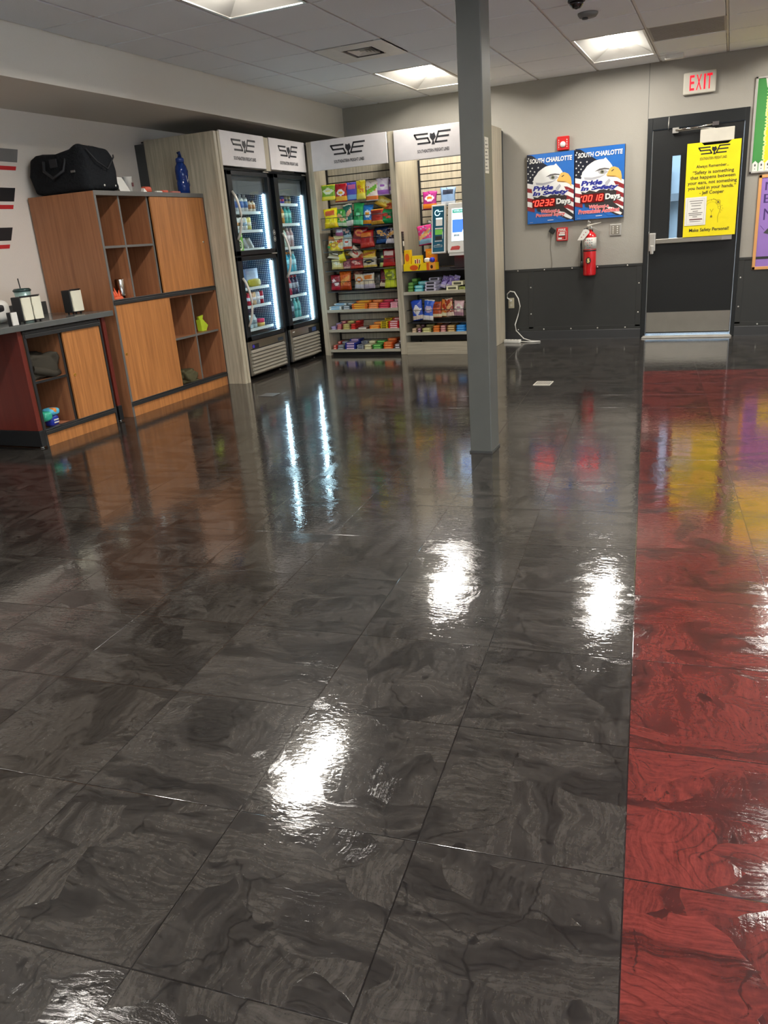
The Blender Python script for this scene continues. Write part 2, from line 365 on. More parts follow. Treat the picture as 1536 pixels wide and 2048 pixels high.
BAGS = [
    ('PEG', -4.142, 1.712, 0.155, 0.154, 8.42, 0.0, ['7fae2a', 'f0e23a', 'e8f0d0'], 'yellow and green gummy candy bag hanging at the end of the peg row'),
    ('PEG', -3.992, 1.684, 0.134, 0.179, 8.42, 0.0, ['c01626', 'f0b52a', 'f4f0ee'], 'red candy bag with white label and yellow band on a peg'),
    ('PEG', -3.86, 1.689, 0.127, 0.177, 8.42, 0.0, ['5a55c8', '7fb4e8', 'e070a8'], 'blue violet candy bag with pink prints on a peg'),
    ('PEG', -3.744, 1.689, 0.102, 0.186, 8.42, 0.0, ['f2d818', 'f6ea60', 'e08a20'], 'narrow yellow candy bag hanging from a peg'),
    ('PEG', -3.62, 1.664, 0.136, 0.191, 8.42, 0.0, ['f4e8dc', 'f08030', '7cc83a'], 'white candy bag with orange foot and green fruit on a peg'),
    ('PEG', -3.49, 1.709, 0.14, 0.169, 8.42, 0.0, ['e8dcf0', 'b070d0', 'f6f2fa'], 'white and lilac candy bag hanging beside the divider'),
    ('PEG', -3.413, 1.713, 0.07, 0.15, 8.46, 0.0, ['8a5aa8', 'efe6f4', 'a070c0'], 'plum purple candy bag half hidden by the lilac one'),
    ('B1', -4.173, 1.43, 0.156, 0.183, 8.4, -3.0, ['f2e010', 'f0c818', 'd06030'], 'bright yellow chip bag in the top wire basket'),
    ('B1', -4.032, 1.42, 0.136, 0.177, 8.41, 4.0, ['3f9a3a', 'cfe0c0', 'e0b080'], 'green chip bag with pale top in the top wire basket'),
    ('B1', -3.918, 1.422, 0.104, 0.218, 8.43, -8.0, ['0f6a5c', 'f2ede2', 'e0a888'], 'dark teal chip bag with white corner sticking up'),
    ('B1', -3.817, 1.415, 0.115, 0.227, 8.41, 5.0, ['28b060', '7fe0b0', '1c8a48'], 'mint green crinkled chip bag in the top wire basket'),
    ('B1', -3.698, 1.428, 0.114, 0.19, 8.4, 3.0, ['2a7fd0', 'f0a028', 'e8f2fa'], 'blue chip bag with orange peak in the top wire basket'),
    ('B1', -3.571, 1.414, 0.143, 0.153, 8.4, -2.0, ['a82a1c', 'e8b040', '702018'], 'brick red chip bag with yellow foot in the top wire basket'),
    ('B1', -3.432, 1.409, 0.135, 0.147, 8.4, 2.0, ['128046', '1aa05c', 'd04030'], 'deep green chip bag beside the divider, top wire basket'),
    ('B1', -3.538, 1.545, 0.178, 0.107, 8.44, 28.0, ['f0d858', 'e8b838', 'f8eca0'], 'golden chip bag leaning above the brick red bag'),
    ('B1', -3.426, 1.521, 0.094, 0.096, 8.45, -20.0, ['e06a28', 'e8a848', 'b83818'], 'orange chip bag tucked above the deep green bag'),
    ('B2', -4.177, 1.178, 0.107, 0.129, 8.4, 12.0, ['d08850', '3f9a58', 'e8d8b0'], 'tan and green snack bag slumped at basket end, second basket'),
    ('B2', -4.068, 1.278, 0.106, 0.133, 8.43, 0.0, ['a04a78', 'e8d0e0', 'f0e8f0'], 'plum snack bag with pale band in the second wire basket'),
    ('B2', -3.971, 1.282, 0.105, 0.137, 8.44, -6.0, ['1c4458', 'b0c8d0', 'e0b0a0'], 'navy teal snack bag with pale tip in the second basket'),
    ('B2', -4.081, 1.199, 0.119, 0.123, 8.4, 2.0, ['ead9a0', 'f6f0d8', 'e06030'], 'clear bag of cream puffs in the second wire basket'),
    ('B2', -3.967, 1.192, 0.112, 0.111, 8.39, 0.0, ['d8dcd0', 'e05028', 'f4f4ee'], 'white snack bag with orange foot in the second wire basket'),
    ('B2', -3.829, 1.21, 0.159, 0.179, 8.41, 12.0, ['8a1a1e', 'c83038', 'e08848'], 'dark red chip bag with slanted bright red top'),
    ('B2', -3.715, 1.198, 0.164, 0.152, 8.39, -4.0, ['c01c20', 'd84838', 'f08838'], 'red chip bag printed with orange chips, second basket'),
    ('B2', -3.533, 1.208, 0.155, 0.171, 8.4, -3.0, ['14305c', '2a5a98', 'e8b060'], 'navy blue chip bag printed with golden chips'),
    ('B2', -3.416, 1.205, 0.101, 0.16, 8.41, 2.0, ['2c1a3a', 'ece6f0', 'e8a848'], 'black violet chip bag with golden chips beside divider'),
    ('B3', -4.116, 1.153, 0.126, 0.107, 8.39, -8.0, ['f2d018', 'f0dc50', 'c88a18'], 'yellow snack bag poking up above the third wire basket'),
    ('B3', -4.14, 1.062, 0.19, 0.102, 8.38, 10.0, ['b0a078', 'e8e0c8', '6a5a40'], 'tan beige snack bag lying across the third basket'),
    ('B3', -4.024, 1.034, 0.081, 0.134, 8.38, -14.0, ['f0e020', 'd8c010', '605010'], 'yellow pouch speckled dark beside the tan snack bag'),
    ('B3', -4.109, 0.973, 0.139, 0.103, 8.39, 0.0, ['e8dc9c', 'd8c070', 'f6f2d8'], 'cream cracker pack at the foot of the third basket'),
    ('B3', -3.994, 0.966, 0.1, 0.103, 8.4, 0.0, ['b06070', 'e0b8a8', '8a4050'], 'dusty pink cracker pack at the foot of the third basket'),
    ('B3', -3.976, 1.099, 0.138, 0.081, 8.44, 6.0, ['a8761c', 'd8b040', '704808'], 'bronze gold nut bag in the third wire basket'),
    ('B3', -3.92, 1.049, 0.118, 0.112, 8.4, 40.0, ['f2e2cc', 'e8c8a0', 'd04038'], 'cream square pack tilted on its corner, third basket'),
    ('B3', -3.834, 1.054, 0.105, 0.096, 8.43, 0.0, ['b8501c', 'd87838', 'f0c080'], 'rust orange nut bag in the third wire basket'),
    ('B3', -3.864, 0.966, 0.149, 0.113, 8.39, 0.0, ['a82028', 'd85040', 'e8b0a0'], 'crimson nut pack low in the third wire basket'),
    ('B3', -3.719, 1.053, 0.153, 0.101, 8.42, 4.0, ['f0bc28', 'f4d860', 'c06818'], 'amber yellow nut bag in the third wire basket'),
    ('B3', -3.707, 0.963, 0.165, 0.107, 8.39, -2.0, ['d8d0bc', 'f0d060', '20242c'], 'white and black nut pack low in the third basket'),
    ('B3', -3.547, 0.975, 0.078, 0.175, 8.41, 0.0, ['1a2c28', 'c8d880', '405848'], 'black snack bag with pale green stripes, third basket'),
    ('B3', -3.44, 0.98, 0.149, 0.168, 8.4, 0.0, ['a81820', 'd83830', 'e8d0c8'], 'big red snack bag beside divider, third basket'),
    ('B4', -4.158, 0.742, 0.122, 0.16, 8.4, 0.0, ['901c28', 'c02838', 'f0e0dc'], 'maroon snack bag with pale lettering patch, lowest basket'),
    ('B4', -4.027, 0.748, 0.133, 0.192, 8.4, 0.0, ['d8641c', 'b04010', 'e8a048'], 'pumpkin orange snack bag with folded top, lowest basket'),
    ('B4', -3.893, 0.832, 0.125, 0.115, 8.44, 6.0, ['5a2418', '884030', 'a06040'], 'dark brown snack bag standing behind the lowest basket row'),
    ('B4', -3.859, 0.757, 0.119, 0.137, 8.4, 3.0, ['e8d8b8', 'd8d4dc', 'e08830'], 'cream trail mix bag next to the dark brown bag'),
    ('B4', -3.728, 0.746, 0.13, 0.152, 8.4, -3.0, ['e6dabf', 'cbbfce', 'd87820'], 'cream trail mix bag next to the black bag'),
    ('B4', -3.644, 0.741, 0.08, 0.152, 8.42, 0.0, ['33302c', '7a7468', '554c40'], 'black snack bag between trail mix and cookie bag'),
    ('B4', -3.539, 0.738, 0.134, 0.199, 8.4, 5.0, ['5a1824', 'f0e4c0', '803038'], 'maroon cookie bag with cream top in the lowest basket'),
    ('B4', -3.414, 0.738, 0.138, 0.214, 8.4, -2.0, ['c8d818', 'e4ee40', '788818'], 'lime yellow snack bag beside divider, lowest basket'),
    ('RP', -3.124, 1.538, 0.154, 0.182, 8.9, 0.0, ['a8287c', 'f08a28', 'f6e0e8'], 'magenta fruit snack bag with orange corner on bare slats'),
    ('RP', -2.911, 1.558, 0.163, 0.186, 8.9, 0.0, ['88a8d0', 'dce6f2', '30384c'], 'white and pale blue bag hanging above the kiosk'),
    ('RP', -3.13, 1.352, 0.084, 0.075, 8.93, 0.0, ['50564e', '6c7468', 'c8c8c0'], 'small dark grey packet hanging beside the kiosk'),
    ('RP', -3.121, 1.166, 0.154, 0.2, 8.7, -6.0, ['e03c8c', '8cc0e4', 'e8b878'], 'pink and sky blue candy pouch beside the kiosk'),
    ('RB', -3.164, 0.377, 0.125, 0.196, 8.42, -8.0, ['2c54c8', 'e8d8c8', 'f2f2f6'], 'royal blue and white cookie pack in the kiosk bay basket'),
    ('RB', -3.051, 0.374, 0.112, 0.201, 8.42, 6.0, ['3264d4', 'f4f0ea', 'c8b8d8'], 'bright blue cookie pack next to the royal blue pack'),
    ('RB', -2.948, 0.388, 0.106, 0.168, 8.42, 0.0, ['c85a30', 'f0e0b8', '8a3018'], 'rust cookie pack with cream top in the kiosk bay basket'),
    ('RB', -2.86, 0.39, 0.081, 0.183, 8.42, 5.0, ['e08838', 'f4ecc0', 'b03018'], 'orange cookie pack with pale yellow top, kiosk bay basket'),
    ('RB', -2.784, 0.394, 0.081, 0.188, 8.42, -6.0, ['a03818', 'f0d8c0', 'e8b070'], 'brown red cookie pack in the kiosk bay basket'),
    ('RB', -2.698, 0.395, 0.109, 0.16, 8.43, 4.0, ['e8c0c0', 'b88898', 'f6f0e0'], 'pale pink cookie pack at the column side of basket'),
]
CANDY = [
    ('SA', -4.249, -4.08, 0.524, 2, ['dfe6e4', '5aa0c8'], 'white and pale blue chocolate bar at the end of the upper candy shelf'),
    ('SA', -4.074, -3.966, 0.524, 2, ['38505c', 'dfe4e8'], 'slate and white mint bar on the upper candy shelf'),
    ('SA', -3.959, -3.751, 0.524, 3, ['e07018', 'f0c030'], 'orange peanut candy bar in the wide stack, upper candy shelf'),
    ('SA', -3.745, -3.615, 0.524, 3, ['e8742c', 'f0a868'], 'light orange wafer bar on the upper candy shelf'),
    ('SA', -3.615, -3.474, 0.524, 3, ['b01838', 'e85068'], 'crimson candy bar in the stack on the upper shelf'),
    ('SA', -3.474, -3.358, 0.524, 3, ['f0c0cc', 'd88090'], 'pale pink candy bar beside divider on the upper shelf'),
    ('SB', -4.245, -4.173, 0.297, 2, ['8a78a8', 'c0b0d0'], 'dusty violet candy bar at the end of the middle shelf'),
    ('SB', -4.167, -4.102, 0.297, 3, ['b04850', 'e0a8a0'], 'rose red candy bar on the middle candy shelf'),
    ('SB', -4.095, -3.992, 0.297, 3, ['a08850', 'd8d080'], 'khaki gold candy bar on the middle candy shelf'),
    ('SB', -3.986, -3.922, 0.297, 3, ['c01c1c', 'e04838'], 'scarlet candy bar in the narrow leaning stack, middle shelf'),
    ('SB', -3.915, -3.763, 0.297, 1, ['5a2018', 'f0e8e0'], 'brown candy bar with white lettering lying on middle shelf'),
    ('SB', -3.751, -3.619, 0.297, 2, ['f08020', 'f8c060'], 'tangerine orange candy pack on the middle candy shelf'),
    ('SB', -3.613, -3.52, 0.297, 4, ['f0d020', '403810'], 'yellow peanut candy pack on the middle candy shelf'),
    ('SB', -3.514, -3.367, 0.297, 4, ['c81c24', 'f0d8d8'], 'red fruit chew pack beside divider on the middle shelf'),
    ('SC', -4.238, -4.192, 0.068, 2, ['c83028', 'f0c0b0'], 'red gum pack at the end of the bottom candy shelf'),
    ('SC', -4.185, -4.093, 0.068, 2, ['6c7478', 'a8acb0'], 'grey gum pack on the bottom candy shelf'),
    ('SC', -4.087, -3.938, 0.068, 3, ['182c90', 'e8c8dc'], 'navy blue sandwich cookie pack on the bottom shelf'),
    ('SC', -3.931, -3.841, 0.068, 2, ['a0a4ac', '585c64'], 'silver foil pack on the bottom candy shelf'),
    ('SC', -3.835, -3.739, 0.068, 2, ['c8c08c', 'f0ecc8'], 'cream yellow cracker pack on the bottom candy shelf'),
    ('SC', -3.733, -3.607, 0.068, 2, ['288030', '90d878'], 'green mint pack on the bottom candy shelf'),
    ('SC', -3.594, -3.47, 0.068, 3, ['d85820', 'f0a060'], 'burnt orange candy pack on the bottom candy shelf'),
    ('SC', -3.457, -3.365, 0.068, 2, ['50484c', 'd8d4d8'], 'black and white candy pack beside divider, bottom shelf'),
    ('RC', -3.229, -3.169, 0.243, 2, ['b89878', 'e0c8a8'], 'tan granola bar at the divider end of the kiosk bay shelf'),
    ('RC', -3.163, -3.115, 0.243, 2, ['5a3444', 'c8a0b0'], 'plum brown granola bar on the kiosk bay bottom shelf'),
    ('RC', -3.109, -2.996, 0.243, 2, ['a8a460', 'e0dca0'], 'olive cream granola bar on the kiosk bay bottom shelf'),
    ('RC', -2.979, -2.896, 0.243, 3, ['c06020', 'e89048'], 'copper orange granola bar on the kiosk bay bottom shelf'),
    ('RC', -2.891, -2.821, 0.243, 3, ['b07070', 'e0b0a8'], 'pinkish granola bar on the kiosk bay bottom shelf'),
    ('RC', -2.815, -2.71, 0.243, 3, ['8a6430', 'e0c890'], 'brown and gold granola bar on the kiosk bay bottom shelf'),
    ('RC', -2.705, -2.596, 0.243, 3, ['1878c8', '60b0f0'], 'bright blue snack pack at column side, kiosk bay bottom'),
    ('RD', -3.249, -3.178, 0.687, 3, ['4c8a38', '78a860'], 'green carton at the divider end, kiosk bay middle shelf'),
    ('RD', -3.172, -3.06, 0.687, 2, ['50b0c0', 'a8e8e8'], 'teal candy tin on the kiosk bay middle shelf'),
    ('RD', -3.049, -2.915, 0.687, 3, ['c8c4d8', '20242c'], 'black and white gum box on the kiosk bay middle shelf'),
    ('RD', -2.653, -2.585, 0.687, 1, ['b8c870', '707038'], 'yellow green carton by the column, kiosk bay middle shelf'),
]
# ------------------------------------------------------------------ room shell
def struct(name, mb, bevel=0): return mb.build(name, None, bevel, kind='structure')
c_, s_ = cos(FY), sin(FY)
def F(a, b, z=0.0): return (a * c_ + b * s_, -a * s_ + b * c_, z)
def floor_poly(mb, pts, z, m): mb.poly([(x, y, z) for x, y in pts], m)
ZR = 7.285     # far edge of the red tiles, in tile coordinates
mb = MB()
B0 = F(FX0, -4.2); B1 = F(FX0, ZR); B2 = F(6.0, ZR)
xe = XR + .3
# red field clipped at the right-hand wall line
def atx(p, q, x): k = (x - p[0]) / (q[0] - p[0]); return (x, p[1] + k * (q[1] - p[1]))
R2 = atx(B1, B2, xe)
floor_poly(mb, [(B0[0], B0[1]), (xe, B0[1]), R2, (B1[0], B1[1])], 0, M['floorr'])
floor_poly(mb, [(XL - .3, B0[1]), (B0[0], B0[1]), (B1[0], B1[1]), (B1[0], YB + .3), (XL - .3, YB + .3)], 0, M['floorb'])
floor_poly(mb, [(B1[0], B1[1]), R2, (xe, YB + .3), (B1[0], YB + .3)], 0, M['floorb'])
mb.box(XL - .3, xe, B0[1], YB + .3, -.12, -.002, M['basebd'])
struct('floor', mb)
DX0, DX1, DZ = -.853, .116, 2.242      # outside of the door frame
# back wall with the door opening
mb = MB()
for a in ((XL - .2, DX0 + .02, YB, YB + .15, 0, H + .3), (DX0 + .02, DX1 - .02, YB, YB + .15, DZ - .02, H + .3), (DX1 - .02, XR + .2, YB, YB + .15, 0, H + .3)): mb.box(*a, M['wall'])
mb.box(-.856, -.852, YB - .0008, YB + .001, DZ, H, M['dkgrey'])    # panel joint above the frame
struct('wall_back', mb)
struct('wall_left', MB().box(XL - .15, XL, YF - .2, YB + .15, 0, H + .3, M['wall_l']))
struct('wall_front', MB().box(XL - .15, XR + .15, YF - .15, YF, 0, H + .3, M['wall']))
WZ0, WZ1 = .9, 2.45; WY = [(-2.9, -1.3), (-.9, .7), (1.1, 2.7)]; ys_ = [YF - .2] + [v for p in WY for v in p] + [YB + .15]
mb = MB()
for k in range(0, len(ys_), 2): mb.box(XR, XR + .15, ys_[k], ys_[k + 1], 0, H + .3, M['wall_u'])
for a, b in WY: mb.box(XR, XR + .15, a, b, 0, WZ0, M['wall_u']); mb.box(XR, XR + .15, a, b, WZ1, H + .3, M['wall_u'])
struct('wall_right', mb)
for n_, (a, b) in enumerate(WY):  # unseen windows, added to brighten the room with daylight
    mb = MB()
    for q in ((a, a + .05, WZ0, WZ1), (b - .05, b, WZ0, WZ1), (a, b, WZ0, WZ0 + .05), (a, b, WZ1 - .05, WZ1), ((a + b) / 2 - .02, (a + b) / 2 + .02, WZ0, WZ1)): mb.box(XR + .04, XR + .1, q[0], q[1], q[2], q[3], M['frameblk'])
    wn_ = mb.build('window_%d' % (n_ + 1), None, 0, kind='structure'); wn_['org'] = [0, 0, 0]
    MB().poly([(XR + .07, a, WZ0), (XR + .07, a, WZ1), (XR + .07, b, WZ1), (XR + .07, b, WZ0)], M['glass']).build('pane', wn_)
o = struct('ceiling_soffit', MB().box(XL - .02, XS, YF, YB + .01, ZS, H + .3, M['soffit']), 0)
# ceiling tiles and grid
LIGHTS = [(2, 5), (5, 5), (8, 5), (11, 5), (2, -1), (8, -1), (11, -1), (2, -6), (5, -6), (8, -6), (11, -11), (5, -11), (2, -11)]  # most fixtures out of view are added to lift the brightness
VENT = (2, 3)
skip = set([VENT, (6, 5)])
for i, j in LIGHTS: skip |= {(i, j), (i, j + 1)}
tl = MB(); gd = MB()
i0, i1, j0, j1 = 0, 15, -14, 8
def gx(i): return G0 + CW * i
def gy(j): return C0 + DW * j
for i in range(i0, i1):
    for j in range(j0, j1):
        if (i, j) in skip: continue
        x0, x1 = max(gx(i), XS), min(gx(i + 1), XR); y0, y1 = max(gy(j), YF), min(gy(j + 1), YB)
        if x1 - x0 < .03 or y1 - y0 < .03: continue
        tl.box(x0 + .013, x1 - .013, y0 + .010, y1 - .010, H - .006, H + .012, M['ceil'])
tl.box(XS - .01, XR + .1, YF - .1, YB + .1, H + .16, H + .2, M['ceil'])
struct('ceiling', tl)
for i in range(i0 + 1, i1):
    if gx(i) < XR: gd.box(gx(i) - .009, gx(i) + .009, YF, YB, H + .002, H + .02, M['grid'])
for j in range(j0, j1 + 1):
    if YF < gy(j) < YB:
        for i in range(i0, i1):
            if (i, j) in skip and (i, j - 1) in skip and (i, j) != (6, 5) and (i, j) != VENT and (i,j-1) != VENT and (i,j-1)!=(6,5): continue
            x0 = max(gx(i) + .011, XS); x1 = min(gx(i + 1) - .011, XR)
            if x1 > x0: gd.box(x0, x1, gy(j) - .011, gy(j) + .011, H + .0, H + .02, M['grid'])
gd.box(XS, XR, YB - .018, YB, H + .001, H + .02, M['grid']); gd.box(XS, XS + .018, YF, YB, H + .001, H + .02, M['grid'])
struct('ceiling_grid', gd)
# wainscot and baseboard on the back wall
def wains(x0, x1, seams, bolts, nm):
    mb = MB(); mb.box(x0, x1, YB - .014, YB, .0, .800, M['wains']); mb.box(x0, x1, YB - .02, YB, .786, .812, M['wains'])
    for s in seams: mb.box(s - .028, s + .028, YB - .018, YB, .13, .786, M['wains'])
    mb.box(x0, x1, YB - .018, YB, .104, .150, M['wains'])
    for bx, bz in bolts: mb.lathe([(.0085, 0), (.0085, .003), (.004, .006), (0, .0065)], (bx, YB - .018, bz), M['alu'], 10, (0, -1, 0))
    struct(nm, mb, .0015)
tops = [(-2.245, .797), (-1.935, .795), (-1.62, .795), (-1.338, .795), (-1.014, .795)]
base = [(-2.25, .122), (-1.943, .122), (-1.627, .122), (-1.325, .122), (-1.02, .122)]
wains(-2.42, DX0, (-2.094, -.885), [(-2.094, .604), (-2.094, .301), (-.885, .6), (-.885, .285)] + tops + base, 'wall_wainscot')
wains(DX1, XR, (.142, 1.36, 2.6), [(.142, .61), (.142, .31), (.34, .122), (.64, .122), (.94, .122), (.5, .795), (.9, .795)], 'wall_wainscot_east')
for nm, a, b in (('baseboard_back', XS + 1.9, DX0), ('baseboard_back_east', DX1, XR)):
    mb = MB(); mb.prism([(a, YB, 0), (a, YB - .032, 0), (a, YB - .030, .012), (a, YB - .022, .1), (a, YB - .014, .108), (a, YB, .108)], (b - a, 0, 0), M['basebd']); struct(nm, mb)
struct('baseboard_left', MB().box(XL, XL + .012, YF, 4.9, 0, .1, M['basebd']))
# ------------------------------------------------------------------ door
mb = MB(); fy = YB - .022
mb.box(DX0, DX0 + .05, fy, YB + .15, 0, DZ, M['frameblk']); mb.box(DX1 - .04, DX1, fy, YB + .15, 0, DZ, M['frameblk']); mb.box(DX0 + .05, DX1 - .04, fy, YB + .15, DZ - .115, DZ, M['frameblk'])
df = mb.build('door_frame', None, .003, kind='structure')
sx0, sx1, sz0, sz1 = DX0 + .056, DX1 - .046, .045, DZ - .121; dy0, dy1 = YB - .004, YB + .04
gx0, gx1, gz0, gz1 = -.597, -.515, 1.02, 1.865
mb = MB()
for a in ((sx0, gx0, sz0, sz1), (gx1, sx1, sz0, sz1), (gx0, gx1, sz0, gz0), (gx0, gx1, gz1, sz1)): mb.box(a[0], a[1], dy0, dy1, a[2], a[3], M['doorblk'])
door = mb.build('door_1', None, 0, kind='structure')
door['org'] = [0, 0, 0]
mb = MB(); w = .008
for a in ((gx0 - w, gx0, gz0 - w, gz1 + w), (gx1, gx1 + w, gz0 - w, gz1 + w), (gx0, gx1, gz0 - w, gz0), (gx0, gx1, gz1, gz1 + w)): mb.box(a[0], a[1], dy0 - .006, dy0 + .002, a[2], a[3], M['frameblk'])
lw = mb.build('lite_frame', door); box('glass', (gx0, gx1, dy0 + .016, dy0 + .022, gz0, gz1), M['glass'], lw)
mb = MB(); mb.box(sx0 - .004, sx0 - .0005, dy0 - .001, dy0 + .02, .05, sz1, M['alu']); mb.box(sx1 + .0005, sx1 + .004, dy0 - .001, dy0 + .02, .05, sz1, M['alu'])
mb.box(sx0, sx1, dy0, dy0 + .02, sz1 + .001, sz1 + .004, M['dkgrey']); mb.build('weather_strip', door)
box('kick_plate', (sx0 + .004, sx1 - .004, dy0 - .003, dy0, .058, .275), M['steel'], door)
mb = MB()
for k in range(6): mb.lathe([(.004, 0), (.002, .002)], (sx0 + .05 + k * .155, dy0 - .003, .07), M['alu'], 8, (0, -1, 0))
mb.build('screw', door)
# exit bar
mb = MB(); mb.box(-.775, -.07, dy0 - .075, dy0 - .03, 1.0, 1.052, M['steel']); pb = mb.build('push_bar', door, .006)
box('end_rail', (-.37, .028, dy0 - .045, dy0, 1.0, 1.062), M['alu'], pb, .005)
mb = MB(); mb.box(-.79, -.725, dy0 - .085, dy0, .93, 1.115, M['alu']); mb.box(-.775, -.74, dy0 - .095, dy0 - .08, .9, .99, M['alu']); mb.build('latch_housing', door, .008, seg=3)
box('lock_edge_plate', (sx0 - .012, sx0, dy0 - .012, dy0 + .01, .88, 1.13), M['alu'], door, .004)
# closer
mb = MB(); mb.box(-.335, -.015, dy0 - .07, dy0, 1.952, 2.078, M['offwhite']); mb.build('door_closer', door, .006)
mb = MB(); mb.box(-.605, -.545, dy0 - .05, dy0, 2.075, 2.125, M['alu']); mb.tube([(-.575, dy0 - .06, 2.10), (-.4, dy0 - .065, 2.104), (-.2, dy0 - .05, 2.122)], .008, M['chrome'])
mb.tube([(-.55, dy0 - .045, 2.09), (-.3, dy0 - .04, 2.092), (-.2, dy0 - .045, 2.08)], .006, M['alu']); mb.box(-.225, -.165, dy0 - .06, dy0 - .02, 2.105, 2.14, M['chrome'])
mb.tube([(-.645, fy - .002, 2.235), (-.648, fy - .004, 2.16), (-.648, fy - .004, 2.118)], .004, M['alu']); mb.build('closer_arm', door)
mb = MB(); mb.box(DX0 + .02, DX1 - .02, YB - .09, YB + .1, 0, .012, M['alu']); mb.box(DX0 + .03, DX1 - .03, YB - .045, YB + .06, .012, .022, M['alu']); mb.build('door_threshold', None, .003, kind='structure')
# what stands outside, seen through the narrow pane
struct('ground_outside', MB().box(-6, 6, YB + .15, YB + 14, -.2, -.02, plain('concrete_apron', (96, 98, 98), .9)))
mb = MB(); mb.box(-5, 5, YB + 6, YB + 6.3, -.02, 4.6, plain('far_shed_wall', (104, 118, 128), .8)); mb.box(-5, 5, YB + 5.6, YB + 6, 1.5, 1.62, plain('far_shed_roof', (60, 70, 78), .7))
for k in range(8): mb.box(-5 + k * 1.3, -4.9 + k * 1.3, YB + 5.9, YB + 6.0, 0, 2.0, plain('far_shed_post', (80, 96, 108), .7))
struct('exterior_shed', mb)
# ------------------------------------------------------------------ steel column
mb = MB(); mb.box(-1.377, -1.243, 4.46, 4.632, 0, H + .02, M['col']); colm = mb.build('support_column', None, .006, kind='structure', seg=3); colm['org'] = [0, 0, 0]
mb = MB(); mb.box(-1.382, -1.238, 4.455, 4.637, 0, .012, M['dkgrey']); mb.build('column_base_plate', colm)
a = Art((-1.2428, 4.475, 1.575), (0, 1, 0), (0, 0, 1), .075, .18)
a.rect(0, 1, 0, 1, M['offwhite'])
for k in range(9):
    v = .07 + k * .1
    a.rect(.15, .35 + .1 * (k % 2), v, v + .035, M['ink']); a.rect(.55, .85 - .12 * (k % 3), v + .01, v + .04, M['dkgrey'])
a.build('printed_label_strip', colm)
# ------------------------------------------------------------------ ceiling fixtures
def fixture(i, j, label):
    x0, x1, y0, y1 = gx(i) + .012, gx(i + 1) - .012, gy(j) + .012, gy(j + 2) - .012; cx = (x0 + x1) / 2
    t = thing('ceiling_light', label, 'ceiling light', (cx, (y0 + y1) / 2, H), 'recessed ceiling lights')
    mb = MB(); r = M['refl']; zt = H + .10; fx, fy_ = .04, .05
    X0, X1, Y0, Y1 = x0 + .02, x1 - .02, y0 + .02, y1 - .02; a0, a1, b0, b1 = cx - .095, cx + .095, Y0 + .16, Y1 - .16
    mb.poly([(X0, Y0, H), (X0, Y1, H), (a0, b1, zt), (a0, b0, zt)], r); mb.poly([(X1, Y0, H), (a1, b0, zt), (a1, b1, zt), (X1, Y1, H)], r)
    mb.poly([(X0, Y0, H), (a0, b0, zt), (a1, b0, zt), (X1, Y0, H)], r); mb.poly([(X0, Y1, H), (X1, Y1, H), (a1, b1, zt), (a0, b1, zt)], r)
    mb.box(x0, x1, y0, y1, zt + .001, zt + .03, r); mb.build('reflector', t)
    mb = MB(); mb.rings([[(a0 + .0 + (a1 - a0) * k / 10, y, zt - .002 - .035 * sin(pi * k / 10)) for k in range(11)] for y in (b0 + .01, b1 - .01)], M['lens'], closed=False, caps=False)
    mb.build('lens', t)
    mb = MB()
    for q in ((x0, X0, y0, y1), (X1, x1, y0, y1), (X0, X1, y0, Y0), (X0, X1, Y1, y1)): mb.box(*q, H - .006, H + .004, M['alu'])
    mb.build('frame', t); return t
names = ['recessed ceiling light beside the steel column, over the snack rack', 'recessed ceiling light over the wall signs, nearest the exit sign',
 'recessed ceiling light over the bulletin boards, beyond the exit sign', 'recessed ceiling light far east by the end wall', 'recessed ceiling light before the air diffuser, cut by the top edge',
 'recessed ceiling light over the red floor tiles', 'recessed ceiling light above the east end of the red floor', 'recessed ceiling light above the camera side of the cabinets', 'recessed ceiling light just behind the viewer',
 'recessed ceiling light behind the viewer above red tiles', 'recessed ceiling light in the rear east corner', 'recessed ceiling light in the rear middle of the room', 'recessed ceiling light in the rear cabinet side']
for (i, j), n in zip(LIGHTS, names): fixture(i, j, n)
# air diffuser panel
x0, x1, y0, y1 = gx(2) + .012, gx(3) - .012, gy(3) + .012, gy(4) - .012
t = thing('air_diffuser', 'square white supply air diffuser with louvres in the ceiling grid', 'vent', ((x0 + x1) / 2, (y0 + y1) / 2, H))
dx0, dx1, dy0_, dy1_ = -3.05, -2.775, 6.67, 6.985
mb = MB()
for q in ((x0, dx0, y0, y1), (dx1, x1, y0, y1), (dx0, dx1, y0, dy0_), (dx0, dx1, dy1_, y1)): mb.box(*q, H - .012, H - .004, M['white'])
mb.build('face_panel', t, .002)
mb = MB(); mb.box(dx0, dx1, dy0_, dy1_, H + .03, H + .04, M['dkgrey'])
for k in range(5):
    e = .012 + k * .026; zz = H - .012 + k * .002
    A = (dx0 + e, dx1 - e, dy0_ + e, dy1_ - e)
    for q, dn in ((((A[0], A[2]), (A[1], A[2])), (0, 1)), (((A[1], A[2]), (A[1], A[3])), (-1, 0)), (((A[1], A[3]), (A[0], A[3])), (0, -1)), (((A[0], A[3]), (A[0], A[2])), (1, 0))):
        p, r2 = q; mb.poly([(p[0], p[1], zz), (r2[0], r2[1], zz), (r2[0] - dn[0] * -.016, r2[1] + dn[1] * .016, zz + .022), (p[0] - dn[0] * -.016, p[1] + dn[1] * .016, zz + .022)], M['white'] if k else M['dkgrey'])
mb.box(dx0 + .115, dx1 - .115, dy0_ + .13, dy1_ - .13, H - .008, H, M['alu']); mb.build('louvre', t)
